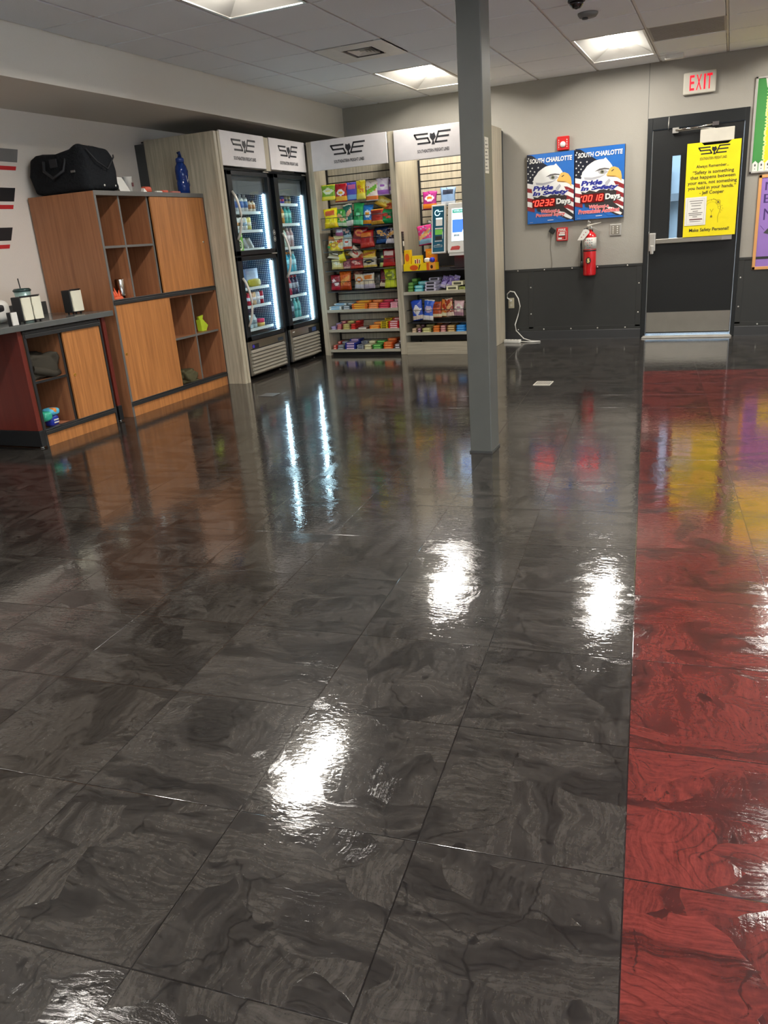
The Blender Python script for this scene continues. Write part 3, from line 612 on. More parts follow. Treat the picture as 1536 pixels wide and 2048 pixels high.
# dark return grille tile
x0, x1, y0, y1 = gx(6) + .006, gx(7) - .006, gy(5) + .006, gy(6) - .006
t = thing('return_grille', 'dark grey tile sized return air panel in the ceiling beside the lit fixture', 'vent', ((x0 + x1) / 2, (y0 + y1) / 2, H))
mb = MB(); mb.box(x0, x1, y0, y1, H - .003, H + .012, plain('return_panel_grey', (176, 172, 166), .8)); mb.build('panel', t)
mb = MB()
for k in range(1, 20): mb.box(x0 + .02, x1 - .02, y0 + k * .029, y0 + k * .029 + .004, H - .005, H - .003, plain('return_slot_grey', (140, 136, 130), .8))
mb.build('slot', t)
# smoke detector and dome camera
t = thing('smoke_detector', 'small grey round smoke detector on the ceiling tile', 'smoke detector', (-1.082, 6.855, H - .003))
gm = plain('detector_grey', (122, 122, 120), .6)
MB().lathe([(.075, 0), (.075, .012), (.062, .03), (.045, .034), (0, .035)], (-1.082, 6.855, H - .003), gm, 24, (0, 0, -1)).build('base', t)
MB().lathe([(.022, 0), (.022, .012), (0, .014)], (-1.1, 6.84, H - .036), M['dkgrey'], 14, (0, 0, -1)).build('sensor_cap', t)
t = thing('dome_camera', 'dark glossy dome camera on the ceiling, cut by the top edge', 'camera', (-1.09, 6.4, H - .003))
MB().lathe([(.06, 0), (.06, .02), (.055, .022)], (-1.09, 6.4, H - .003), M['dkgrey'], 24, (0, 0, -1)).build('housing', t)
MB().lathe([(.05, 0), (.046, .02), (.03, .038), (0, .046)], (-1.09, 6.4, H - .024), plain('smoked_dome', (16, 14, 16), .05, 0, .8), 24, (0, 0, -1)).build('dome', t)
t = thing('ceiling_sensor', 'small white oblong sensor box on the ceiling above the door', 'sensor', (-.6, 9.09, H - .004))
mb = MB(); mb.box(-.69, -.515, 9.05, 9.12, H - .05, H - .004, M['white']); mb.build('case', t, .006)
mb = MB(); mb.box(-.78, -.69, 9.083, 9.089, H - .01, H - .004, M['white']); mb.build('lead', t)
# small recessed puck in the soffit
t = thing('soffit_downlight', 'small round white downlight in the soffit above the counter', 'ceiling light', (-4.6, 4.26, ZS))
MB().lathe([(.045, 0), (.045, .006), (.032, .006)], (-4.6, 4.26, ZS), M['white'], 20, (0, 0, -1)).build('trim_ring', t)
MB().lathe([(.03, 0), (.03, .004), (0, .005)], (-4.6, 4.26, ZS), emit('downlight_glow', (255, 245, 230), 6), 20, (0, 0, -1)).build('lens', t)
# floor boxes
t = thing('floor_vent', 'small cream slotted vent plate set in the dark floor past the column', 'floor vent', (-1.388, 6.672, 0))
mb = MB(); mb.box(-1.46, -1.316, 6.585, 6.76, .0005, .004, M['offwhite']); mb.build('plate', t, .001)
mb = MB()
for k in range(9): mb.box(-1.449 + k * .0145, -1.441 + k * .0145, 6.605, 6.74, .004, .0046, M['ink'])
mb.build('slot', t)
t = thing('floor_outlet_plate', 'flat grey square outlet plate in the dark floor before the coolers', 'floor outlet', (-3.78, 6.09, 0))
box('plate', (-3.85, -3.70, 6.02, 6.165, .0005, .004), plain('floor_plate_grey', (128, 128, 126), .3, .6), t, .001)
# ------------------------------------------------------------------ left-hand cabinets
def cubby_wall(mb, x, y, z0, z1, m): pass
CF = -4.55; CB = XL + .02
t = thing('storage_cabinet', 'tall cherry cabinet with open cubbies and sliding doors beside the drink coolers', 'cabinet', (-4.88, 5.88, 0))
cy0, cy1 = 5.145, 6.60
w = M['wood']; th = .022
mb = MB(); mb.box(CB, CF, cy0, cy0 + th, 0, 1.785, w); mb.build('side_panel', t, .001)
mb = MB(); mb.box(CB, CF, cy1 - th, cy1, 0, 1.785, w); mb.build('side_panel', t, .001)
mb = MB(); mb.box(CB, CB + .012, cy0 + th, cy1 - th, .06, 1.74, w); mb.build('back_panel', t)
e = M['edge']
mb = MB(); mb.box(CB, CF - .002, cy0 + th, cy1 - th, 1.752, 1.7855, M['counter']); mb.box(CF + .0005, CF + .006, cy0, cy1, 1.752, 1.787, e); mb.build('top', t, .002)
mb = MB(); mb.box(CB, CF - .02, cy0 + th, cy1 - th, .905, .945, w); mb.build('middle_deck', t)
mb = MB(); mb.box(CB, CF - .02, cy0 + th, cy1 - th, .085, .105, w); mb.build('bottom_deck', t)
def track(z, y0, y1, nm='door_track', par=None, x=CF):
    mb = MB(); mb.box(x - .03, x + .008, y0, y1, z - .004, z + .006, M['rail']); mb.box(x + .0, x + .010, y0, y1, z - .034, z - .008, M['rail']); mb.box(x - .03, x + .004, y0, y1, z - .034, z - .004, M['blk']); return mb.build(nm, par or t, .002)
track(.955, cy0 + .004, cy1 - .004); track(.122, cy0 + .004, cy1 - .004)
box('edge_band', (CF, CF + .004, cy0, cy0 + th, .0, 1.752), e, t); box('edge_band', (CF, CF + .004, cy1 - .006, cy1, .0, 1.752), M['rail'], t)
for y in (5.445, 5.80): box('divider', (CB + .02, CF - .022, y - .009, y + .009, .945, 1.752), w, t); box('divider_edge', (CF - .022, CF - .019, y - .009, y + .009, .945, 1.752), e, t)
for y in (5.86, 6.215): box('divider', (CB + .02, CF - .022, y - .009, y + .009, .105, .905), w, t); box('divider_edge', (CF - .022, CF - .019, y - .009, y + .009, .105, .905), e, t)
def shelf(y0, y1, z, par=t):
    s = box('shelf', (CB + .02, CF - .024, y0, y1, z - .012, z + .006), w, par); box('shelf_edge', (CF - .024, CF - .020, y0, y1, z - .012, z + .006), e, s)
shelf(cy0 + th, 5.436, 1.37); shelf(5.454, 5.791, 1.37); shelf(5.869, 6.206, .545); shelf(6.224, cy1 - th, .545)
d = box('sliding_door', (CF - .016, CF - .002, 5.822, cy1 - th - .002, .962, 1.75), M['woodx'], t)
MB().lathe([(.011, 0), (.011, .002), (.006, .002)], (CF - .002, 6.51, 1.362), M['chrome'], 14, (1, 0, 0)).build('finger_pull', d)
d = box('sliding_door', (CF - .014, CF - .000, cy0 + th - .01, 5.872, .126, .918), M['woodx'], t)
brass = plain('brass', (212, 160, 70), .3, 1.0)
MB().lathe([(.012, 0), (.012, .002), (.007, .002), (.006, .0005), (0, .0005)], (CF, 5.197, .522), brass, 14, (1, 0, 0)).build('finger_pull', d)
box('plinth', (CF - .05, CF - .003, cy0 + .004, cy1 - .004, 0, .086), M['woodx'], t)
# low cabinet under the counter
t2 = thing('low_cabinet', 'low cherry cabinet with one sliding door under the grey counter', 'cabinet', (-4.88, 4.57, 0)); ly0, ly1 = 4.175, 4.957
mb = MB(); mb.box(CB, CF - .004, ly0, ly0 + .02, 0, .835, w); mb.build('side_panel', t2); mb = MB(); mb.box(CB, CF - .004, ly1 - .02, ly1, 0, .835, w); mb.build('side_panel', t2)
box('edge_band', (CF - .004, CF + .004, ly0, ly0 + .022, 0, .835), M['rail'], t2); box('edge_band', (CF - .004, CF + .004, ly1 - .018, ly1, 0, .835), M['rail'], t2)
box('back_panel', (CB, CB + .012, ly0 + .02, ly1 - .02, .06, .8), w, t2); box('top', (CB, CF - .004, ly0, ly1, .82, .838), M['rail'], t2)
box('bottom_deck', (CB, CF - .02, ly0 + .02, ly1 - .02, .085, .105), w, t2)
track(.822, ly0 + .01, ly1 - .01, par=t2); track(.122, ly0 + .01, ly1 - .01, par=t2)
box('divider', (CB + .02, CF - .022, 4.52, 4.538, .105, .82), w, t2); box('divider_edge', (CF - .022, CF - .019, 4.52, 4.54, .105, .82), M['rail'], t2)
s = box('shelf', (CB + .02, CF - .024, ly0 + .02, 4.52, .46, .478), w, t2); box('shelf_edge', (CF - .024, CF - .020, ly0 + .02, 4.52, .46, .478), M['rail'], s)
d = box('sliding_door', (CF - .016, CF - .002, 4.545, ly1 - .02, .126, .79), M['woodx'], t2)
MB().lathe([(.012, 0), (.012, .002), (.007, .002), (.006, .0005), (0, .0005)], (CF - .002, 4.59, .462), brass, 14, (1, 0, 0)).build('finger_pull', d)
box('plinth', (CF - .05, CF - .003, ly0 + .004, ly1 - .004, 0, .084), M['woodx'], t2)
# counter table with mahogany end panels
t3 = thing('counter_table', 'grey laminate counter on mahogany end panels with black feet', 'counter', (-4.88, 4.2, 0))
cyE = 5.095
mb = MB(); mb.box(CB, CF + .03, 1.7, cyE, .846, .888, M['counter']); mb.build('countertop', t3, .004, seg=3)
box('backsplash', (CB, CB + .02, 1.7, 5.09, .888, .985), M['dkgrey'], t3, .002)
for y0, y1 in ((4.132, 4.17), (4.985, 5.02), (1.75, 1.79)):
    p = box('leg_panel', (CB + .03, CF - .002, y0, y1, .13, .846), M['red'], t3, .003)
    mb = MB(); mb.box(CB + .03, CF + .006, y0 - .004, y1 + .004, .012, .13, M['blk']); f_ = mb.build('foot', t3, .003)
    MB().lathe([(.016, 0), (.016, .010), (.010, .012)], (CF - .02, (y0 + y1) / 2, 0), M['chrome'], 14).build('glide', t3)
# ------------------------------------------------------------------ wall decal
k = 5.24 / 5.15
def S(y, z): return (y * k, 1.29 + (z - 1.29) * k)
t = thing('wall_decal', 'grey, black and red slanted stripe decal on the pale wall', 'wall decal', (XL, 4.6, 1.44))
for nm, a0, z1, a1, z0, c in (('grey_stripe', 5.075, 2.131, 5.042, 2.037, plain('decal_grey', (112, 110, 108), .5)), ('red_stripe', 5.024, 2.007, 5.011, 1.978, plain('decal_red', (196, 44, 46), .5)), ('black_stripe', 4.969, 1.851, 4.93, 1.752, M['ink']), ('red_stripe', 4.918, 1.727, 4.905, 1.697, plain('decal_red', (196, 44, 46), .5)), ('black_stripe', 4.861, 1.563, 4.819, 1.468, M['ink']), ('red_stripe', 4.80, 1.439, 4.787, 1.41, plain('decal_red', (196, 44, 46), .5))):
    A, B = S(a0, z1), S(a1, z0); mb = MB(); mb.prism([(XL + .0005, 3.4, B[1]), (XL + .0005, B[0], B[1]), (XL + .0005, A[0], A[1]), (XL + .0005, 3.45, A[1])], (.0015, 0, 0), c); mb.build(nm, t)
# ------------------------------------------------------------------ cooler surround
gw = M['gwood']; GF = -4.35; ZT = 2.30
t = thing('cooler_surround', 'tall grey oak housing panel framing the drink coolers', 'cooler housing', (-4.8, 6.64, 0))
mb = MB(); mb.box(XL + .10, GF - .03, 6.612, 6.64, 0, ZT, gw); mb.box(GF - .035, GF, 6.606, 6.648, 0, ZT, gw); mb.box(GF - .02, GF + .008, 6.655, 6.69, 0, ZT, gw); mb.box(XL + .1, GF - .01, 6.645, 6.675, 0, ZT, gw); mb.build('end_panel', t, .002)
box('back_post', (XL + .0, XL + .10, 6.60, 6.68, 0, ZT - .03), M['dkgrey'], t)
box('header_post', (GF - .05, GF - .018, 7.515, 7.60, 2.0, 2.312), gw, t, .002)
mb = MB(); mb.box(XL + .02, GF - .06, 6.68, 8.5, 2.29, 2.30, M['blk']); mb.build('roof_panel', t)
mb = MB(); mb.box(-4.47, -4.445, 7.608, 7.685, 0, 2.0, M['coolerblk']); mb.box(-4.55, -4.43, 8.43, 8.47, 0, 2.3, M['coolerblk']); mb.box(-4.5, -4.44, 6.69, 6.80, 0, 2.0, M['coolerblk']); mb.box(-4.47, -4.42, 6.7, 8.42, 1.992, 2.012, M['coolerblk']); mb.build('filler_strip', t)
def header(x0, x1, par, org, U, nm):
    w_ = math.hypot(x1[0] - x0[0], x1[1] - x0[1]); U = Vector(U); N = U.cross(Vector((0, 0, 1))); z0, z1 = 2.018, 2.318
    A = Vector((x0[0], x0[1], 0)); B = A + Vector((0, 0, z0))
    mb = MB(); mb.prism([B, B + U * w_, B + U * w_ + N * .02, B + N * .02], (0, 0, z1 - z0), M['signw'])
    h = mb.build(nm, par, .002)
    a = Art(Vector((A.x, A.y, z0)) + N * .0205, U, (0, 0, 1), w_, z1 - z0)
    a.logo(.27 if w_ > .8 else .24, .72 if w_ > .8 else .78, .42, .82, M['logo']); a.text('SOUTHEASTERN FREIGHT LINES', .30 if w_ > .8 else .25, .70 if w_ > .8 else .76, .19, .295, M['logo'], 0, .022)
    a.build('lettering', h); return h
header((-4.382, 6.722), (-4.382, 7.505), t, None, (0, 1, 0), 'header_sign'); header((-4.382, 7.608), (-4.382, 8.37), t, None, (0, 1, 0), 'header_sign')
# ------------------------------------------------------------------ drink coolers
FXX = -4.40
SH1 = (1.615, 1.44, 1.262, .885, .705, .475); SH2 = (1.695, 1.49, 1.245, .978, .73, .475)
def cooler(y0, y1, doors, shelves, label):
    t = thing('drink_cooler', label, 'drink cooler', (-4.78, (y0 + y1) / 2, 0)); bk = M['coolerblk']; xb, xf = -5.13, FXX - .045
    mb = MB(); mb.box(xb, xb + .03, y0, y1, .03, 1.99, bk); mb.box(xb, xf, y0, y0 + .03, .03, 1.99, bk); mb.box(xb, xf, y1 - .03, y1, .03, 1.99, bk); mb.box(xb, xf, y0, y1, 1.94, 1.99, bk); mb.box(xb, xf, y0, y1, .36, .42, bk); mb.box(xb, xf, y0, y1, .03, .06, bk)
    if len(doors) > 1: mb.box(xf - .06, xf, y0 + .03, y1 - .03, 1.185, 1.225, bk); 
    mb.build('cabinet_body', t, .003)
    mb = MB(); mb.box(xb + .03, xf - .03, y1 - .034, y1 - .0305, .42, 1.94, M['perf']); mb.box(xb + .03, xf - .03, y0 + .0305, y0 + .034, .42, 1.94, M['perf']); mb.build('perforated_liner', t)
    box('rear_liner', (xb + .031, xb + .034, y0 + .035, y1 - .035, .42, 1.94), plain('cooler_liner_dark', (38, 48, 56), .5), t)
    box('lamp_cover', (xf - .05, xf - .02, y0 + .04, y1 - .04, 1.785, 1.94), plain('lamp_cover_grey', (112, 116, 122), .45), t)  # plain grey panel behind the top of the glass
    for y in (y1 - .058, y0 + .036):
        q = box('led_tube', (xf - .03, xf - .012, y, y + .02, doors[0][0] + .05 if len(doors) == 1 else doors[1][0] + .05, 1.79), M['led'], t)
        if len(doors) > 1:
            bpy.data.objects.remove(q)
            box('led_tube', (xf - .03, xf - .012, y, y + .02, doors[1][0] + .05, 1.135), M['led'], t); box('led_tube', (xf - .03, xf - .012, y, y + .02, 1.235, 1.79), M['led'], t)
    wm = plain('cooler_wire_white', (214, 224, 226), .35)
    for z in shelves:
        mb = MB(); mb.box(xb + .06, xf - .05, y0 + .05, y1 - .11, z - .012, z - .006, plain('cooler_shelf_grey', (120, 128, 130), .4)); mb.box(xf - .055, xf - .045, y0 + .04, y1 - .10, z - .016, z + .012, wm)
        for k in range(9):
            yy = y0 + .05 + k * (y1 - y0 - .16) / 8; mb.box(xb + .06, xf - .05, yy, yy + .003, z - .006, z - .003, wm)
        mb.build('shelf', t)
    for (z0, z1) in doors:
        mb = MB(); fw = .052; X0, X1 = FXX - .042, FXX; ya, yb_ = y0 + .006, y1 - .006
        for q in ((ya, ya + fw + .03, z0, z1), (yb_ - fw + .02, yb_, z0, z1), (ya, yb_, z0, z0 + .045), (ya, yb_, z1 - .04, z1)): mb.box(X0, X1, q[0], q[1], q[2], q[3], bk)
        d = mb.build('door', t, .003)
        box('glass', (X0 + .015, X0 + .02, ya + fw, yb_ - fw + .03, z0 + .04, z1 - .035), M['glass'], d)
        ha, hb = (1.36, 1.80) if z0 > 1 else ((.53, 1.0) if len(doors) > 1 else (.945, 1.40)); yh = y0 + .06
        pts = [(FXX + .002 + .062 * sin(pi * k / 12) ** .7, yh + .012 * sin(pi * k / 12), hb + (ha - hb) * k / 12) for k in range(13)]
        MB().tube(pts, .012, plain('handle_satin', (214, 208, 196), .3, .25), 10).build('handle', d)
        mb = MB(); mb.box(X1, X1 + .012, y1 - .12, y1 - .02, z1 + .001, z1 + .012, M['alu']); mb.build('hinge', d, .002)
    # machine compartment
    g0, g1 = y0 + .012, y1 - .012; zt_ = doors[-1][0] - .006
    mb = MB(); mb.box(FXX - .04, FXX - .008, g0, g1, .035, zt_, M['steel']); p = mb.build('grille_panel', t, .003)
    mb = MB(); n = 7; zz0, zz1 = .05, zt_ - .085
    for k in range(n):
        z = zz0 + k * (zz1 - zz0) / n; q = [(FXX - .008, z), (FXX + .014, z + .006), (FXX + .012, z + .020), (FXX - .006, z + .032)]
        mb.prism([(a, g0 + .035, b) for a, b in q], (0, g1 - g0 - .09, 0), plain('louvre_satin', (188, 182, 168), .3, .5)); mb.box(FXX - .008, FXX - .006, g0 + .04, g1 - .06, z + .032, z + .042, M['ink'])
    mb.build('louvre', p)
    a = Art((FXX - .0075, g0, zt_ - .085), (0, 1, 0), (0, 0, 1), g1 - g0, .085)
    if len(doors) > 1: a.rect(.10, .27, .1, .62, M['ink']); a.ell(.135, .36, .028, .2, plain('indicator_blue', (60, 50, 170), .3)); a.rect(.78, .93, .2, .6, plain('badge_slate', (52, 62, 72), .3)); a.rect(.12, .16, .0, .05, M['white'])
    else: a.rect(.60, .88, -.25, .72, M['ink']); a.rect(.72, .86, .1, .6, plain('indicator_slate_blue', (62, 84, 128), .3)); a.rect(.08, .14, .6, .7, M['white'])
    a.build('control_strip', p)
    mb = MB()
    for y in (y0 + .05, y1 - .05):
        for x in (xf - .06, xb + .06): mb.cyl((x, y, 0), (x, y, .034), .016, M['chrome'], 12)
    mb.build('levelling_foot', t)
    return t
c1 = cooler(6.808, 7.60, [(1.212, 1.985), (.385, 1.2)], SH1, 'black two door glass cooler beside the grey oak panel')
c2 = cooler(7.69, 8.425, [(.392, 1.985)], SH2, 'black single door glass cooler nearest the corner, full of bottles')
st = thing('green_sticker', 'green sticker with pale ring on the upper cooler door glass', 'sticker', (-4.44, 7.0, 1.2))
a = Art((-4.4215, 6.885, 1.225), (0, 1, 0), (0, 0, 1), .105, .19); a.rect(0, 1, 0, 1, plain('sticker_green', (120, 196, 84), .5)); a.rect(0, 1, .86, .92, M['white']); a.ell(.5, .45, .38, .26, M['white']); a.ell(.5, .45, .25, .18, plain('sticker_green_dark', (54, 120, 60), .5)); a.text('Q', .36, .66, .36, .56, M['white']); a.rect(0, 1, .0, .12, plain('sticker_green_pale', (168, 224, 120), .5)); a.build('printed_face', st)
st = thing('round_sticker', 'small round white outline sticker on the upper cooler door', 'sticker', (-4.42, 7.5, 1.33))
a = Art((-4.3995, 7.553, 1.315), (0, 1, 0), (0, 0, 1), .055, .13)
for vv in (.25, .75): a.ring(.5, vv, .024, .003, M['white']); a.rect(.4, .6, vv - .08, vv + .08, M['white'])
a.build('printed_face', st)
# ------------------------------------------------------------------ snack rack along the back wall
RF = 8.37
t = thing('snack_rack', 'tall grey oak slatwall snack display rack with printed headers', 'display rack', (-3.4, 8.8, 0)); rack = t
for x0, x1, y1 in ((-4.34, -4.27, 8.99), (-3.37, -3.30, 9.12), (-2.46, -2.39, 9.31)):
    mb = MB(); mb.box(x0, x1, RF, y1, 0, ZT + .018, gw); mb.build('side_panel', t, .003)
box('back_strip', (-2.455, -2.40, 9.31, YB, 0, ZT), M['dkgrey'], t)
box('back_board', (-4.33, -2.40, 9.12, 9.14, 0, ZT), M['dkgrey'], t)
def slat(x0, x1, y, z0, z1, pitch=.0762):
    mb = MB(); z = z1
    while z > z0:
        zb = max(z0, z - pitch + .011); mb.box(x0, x1, y, y + .02, zb, z, gw); z -= pitch
    o = mb.build('slat_wall', t); mb = MB(); mb.box(x0, x1, y + .018, y + .03, z0, z1, M['ink']); mb.box(x0 - .001, x0 + .022, y - .012, y + .01, z0, z1, M['blk']); mb.box(x1 - .022, x1 + .001, y - .012, y + .01, z0, z1, M['blk']); mb.build('slat_backing', o)
slat(-4.268, -3.372, 8.66, .05, 2.045); slat(-3.298, -2.462, 9.06, .70, 2.07); slat(-3.298, -2.462, 8.82, .05, .66)
box('header_cap', (-4.34, -2.40, RF + .02, RF + .05, 2.29, 2.31), gw, t)
header((-4.270, RF), (-3.378, RF), t, None, (1, 0, 0), 'header_sign'); header((-3.296, RF), (-2.43, RF), t, None, (1, 0, 0), 'header_sign')
def shelf_(x0, x1, z, y1, m, lip=.028, front=RF + .002):
    mb = MB(); mb.box(x0, x1, front, y1, z - .008, z, m); mb.box(x0, x1, front - .004, front + .003, z - lip, z + .004, m); mb.build('shelf', t, .001)
for z in (.522, .296, .066): shelf_(-4.266, -3.374, z, 8.655, M['shelfmet'])
shelf_(-3.296, -2.464, .905, 9.04, M['shelfblk'], .012); shelf_(-3.296, -2.464, .686, 8.815, M['shelfmet'], .03); shelf_(-3.296, -2.464, .242, 8.815, M['shelfmet'])
mb = MB(); mb.box(-3.29, -2.47, 8.80, 8.81, .70, .895, M['shelfblk']); mb.box(-3.29, -2.47, 9.03, 9.045, .92, 1.08, M['shelfblk']); mb.box(-3.29, -2.47, 8.5, 8.51, .14, .21, M['blk']); mb.build('dark_insert', t)
box('kick_panel', (-3.298, -2.462, 8.375, 8.395, 0, .137), M['gwoodx'], t, .001)
box('kick_panel', (-4.266, -3.374, 8.43, 8.445, 0, .04), M['blk'], t)
a = Art((-3.3, RF + .0, 1.10), (0, 1, 0), (0, 0, 1), .1, .1)
mb = MB(); mb.box(-3.299, -3.292, 8.42, 8.475, 1.10, 1.325, M['blk']); mb.box(-3.292, -3.290, 8.432, 8.462, 1.175, 1.225, M['white'])
for z in (1.12, 1.14, 1.16, 1.25, 1.275, 1.3): mb.box(-3.292, -3.290, 8.43, 8.465, z, z + .008, M['edge'])
mb.build('power_strip', t)
# wire baskets (top-level: each lifts off its slats)
def basket(x0, x1, zb, zr, yf, yb, label):
    t = thing('wire_basket', label, 'wire basket', ((x0 + x1) / 2, (yf + yb) / 2, zb), 'wire baskets of the snack rack'); w = M['wire']
    mb = MB()
    for z, r in ((zr, .0035), (zb, .0035)): mb.tube([(x0, yb, z), (x0, yf, z), (x1, yf, z), (x1, yb, z)], r, w, 6)
    mb.build('rim_wire', t); mb = MB(); n = int((x1 - x0) / .05)
    for k in range(n + 1):
        x = x0 + (x1 - x0) * k / n; mb.tube([(x, yf - .001, zr), (x, yf - .001, zb), (x, yb, zb)], .0014, w, 5)
    mb.build('upright_wire', t)
    mb = MB(); mb.box(x0 + .004, x1 - .004, yf + .004, yb, zb + .003, zb + .006, M['shelfblk']); mb.build('base_sheet', t)
BK = [(1.405, 1.525), (1.165, 1.295), (.955, 1.06), (.725, .835)]
for (zb, zr), n in zip(BK, ('topmost black wire basket of chip bags on the slats', 'second wire basket from the top, holding red and navy chip bags', 'third wire basket from the top, holding nut and cracker bags', 'lowest wire basket of snack bags, just above the candy shelves')): basket(-4.235, -3.39, zb, zr, 8.362, 8.648, n)
basket(-3.275, -2.48, .345, .485, 8.385, 8.80, 'black wire basket of cookie packs in the kiosk bay')
# bags
def bag_mesh(w, h, d, cols, seed, lie=0):
    rnd = random.Random(seed); mb = MB(); from mathutils import noise
    mats = [foil(c) for c in cols]; nx, nz = 12, 16; base, band, blob = [mb.mi(m) for m in mats]
    grid = {}
    for side in (0, 1):
        for i in range(nx + 1):
            for j in range(nz + 1):
                u = i / nx; v = j / nz; edge = min(1, (sin(pi * u) ** .55) * (min(1, sin(pi * v) * 1.6) ** .75))
                x = (u - .5) * w * (1 - .10 * sin(pi * v) ** 2 * (abs(u - .5) * 2) ** 2); z = v * h
                n1 = noise.noise(Vector((u * 5 + seed, v * 6, side * 9))); y = (-1 if side == 0 else 1) * (d / 2 * edge * (1 + .35 * n1))
                x += .03 * w * noise.noise(Vector((v * 4, seed * 1.7, 3))); z += .03 * h * noise.noise(Vector((u * 5, seed * 2.3, 7))) * (1 if v > .5 else -.3)
                z = max(z, 0)
                if side == 1 and (i in (0, nx) or j in (0, nz)): continue
                grid[(side, i, j)] = mb.bm.verts.new((x, y, z))
    def G(s, i, j): return grid.get((s, i, j)) or grid[(0, i, j)]
    bt = rnd.choice((.22, .28, .34)); bc = rnd.uniform(.5, .64)
    for side in (0, 1):
        for i in range(nx):
            for j in range(nz):
                q = [G(side, i, j), G(side, i + 1, j), G(side, i + 1, j + 1), G(side, i, j + 1)]
                f = mb.bm.faces.new(q if side == 0 else q[::-1]); u = (i + .5) / nx; v = (j + .5) / nz; f.smooth = True
                k = base
                if v < bt: k = band
                pt = seed % 5
                if pt == 0 and ((u - .5) / .33) ** 2 + ((v - bc) / .17) ** 2 < 1: k = blob
                if pt == 1 and abs(v - bc - (u - .5) * .4) < .12 and .12 < u < .88: k = blob
                if pt == 2 and v > .62 and v < .86 and .15 < u < .85: k = blob
                if pt == 3 and abs(u - .5) < .42 * (1 - abs(v - bc) / .26): k = blob
                if pt == 4 and (((u - .36) / .2) ** 2 + ((v - bc - .1) / .12) ** 2 < 1 or ((u - .62) / .24) ** 2 + ((v - bc + .08) / .10) ** 2 < 1): k = blob
                if pt in (0, 3) and abs(v - bc) < .05 and abs(u - .5) < .2: k = band
                if pt in (1, 4) and rnd.random() < .06: k = band
                if v > .94 or (v < .06): k = band if seed % 3 == 0 else base
                f.material_index = k
    return mb
def place(mb, name, loc, label, cat, group=None, rot=(0, 0, 0)):
    me = bpy.data.meshes.new(name); mb.bm.to_mesh(me); mb.bm.free()
    for m in mb.mats: me.materials.append(m)
    o = bpy.data.objects.new(name, me); COL.objects.link(o); o.location = loc; o.rotation_euler = rot
    o['label'] = label; o['category'] = cat
    if group: o['group'] = group
    return o
GN = {'PEG': 'candy bags on the peg row', 'B1': 'chip bags in the top wire basket', 'B2': 'chip bags in the second wire basket', 'B3': 'snack bags in the third wire basket', 'B4': 'snack bags in the lowest wire basket', 'RP': 'packets hanging by the kiosk', 'RB': 'cookie packs in the kiosk bay basket'}
LIFT = {'B1': 1.414, 'B2': 1.174, 'B3': .964, 'B4': .734, 'RB': .354}
for k, (g, x, z0, w_, h_, y, roll, cols, lab) in enumerate(BAGS):
    d_ = min(.055, w_ * .42)
    if g in ('PEG', 'RP'): d_ = .03
    if g in LIFT and g != 'RB': x = min(max(x, -4.228 + w_ * .55), -3.388 - w_ * .55)
    if g in LIFT:
        if z0 < LIFT[g] + .03: h_ += z0 - LIFT[g]; z0 = LIFT[g]
    o = place(bag_mesh(w_ * 1.12, h_ * 1.05, d_, cols, k * 7 + 3), 'snack_bag' if g != 'PEG' else 'candy_bag', (x, y + (.03 if g in LIFT else 0) + (k % 3) * .008, z0 + (abs(sin(radians(roll))) * w_ * .56 + .002 if g in LIFT else 0)), lab, 'snack bag', GN[g], (radians(-4), radians(roll), 0))
    if g in LIFT and abs(roll) < 20 and h_ > .12:       # a second, hidden-behind row fills the basket
        pass
    if g in ('PEG', 'RP'):
        yw = 8.655 if g == 'PEG' else 9.055; t_ = thing('peg_hook', 'thin dark peg hook carrying the ' + ' '.join(lab.split()[:4]), 'peg hook', (x, y, z0 + h_))
        MB().tube([(x, yw, z0 + h_ - .008), (x, y - .02, z0 + h_ - .008), (x, y - .03, z0 + h_ + .006)], .0022, M['wire'], 6).build('hook_wire', t_)
# candy bars and packs, each its own box
def pack_mesh(w, d, h, cols, seed):
    mb = MB(); a, b = foil(cols[0]), foil(cols[1]); e = min(.008, w * .1)
    pr = [(-w / 2, 0, h * .3), (-w / 2 + e, 0, .0), (w / 2 - e, 0, .0), (w / 2, 0, h * .3), (w / 2, 0, h * .7), (w / 2 - e, 0, h), (-w / 2 + e, 0, h), (-w / 2, 0, h * .7)]
    mb.prism(pr, (0, d, 0), a)
    mb.box(-w * .34, w * .34, -.0012, 0, h * .22, h * .8, b); mb.box(-w * .34, w * .34, d * .1, d * .85, h, h + .0008, b)
    if seed % 2: mb.box(-w * .2, w * .2, d * .25, d * .65, h + .0008, h + .0014, a)
    return mb
CG = {'SA': 'upper', 'SB': 'middle', 'SC': 'bottom', 'RC': 'kiosk bay bottom', 'RD': 'kiosk bay middle'}
def short(l): return ' '.join(l.split()[:3])
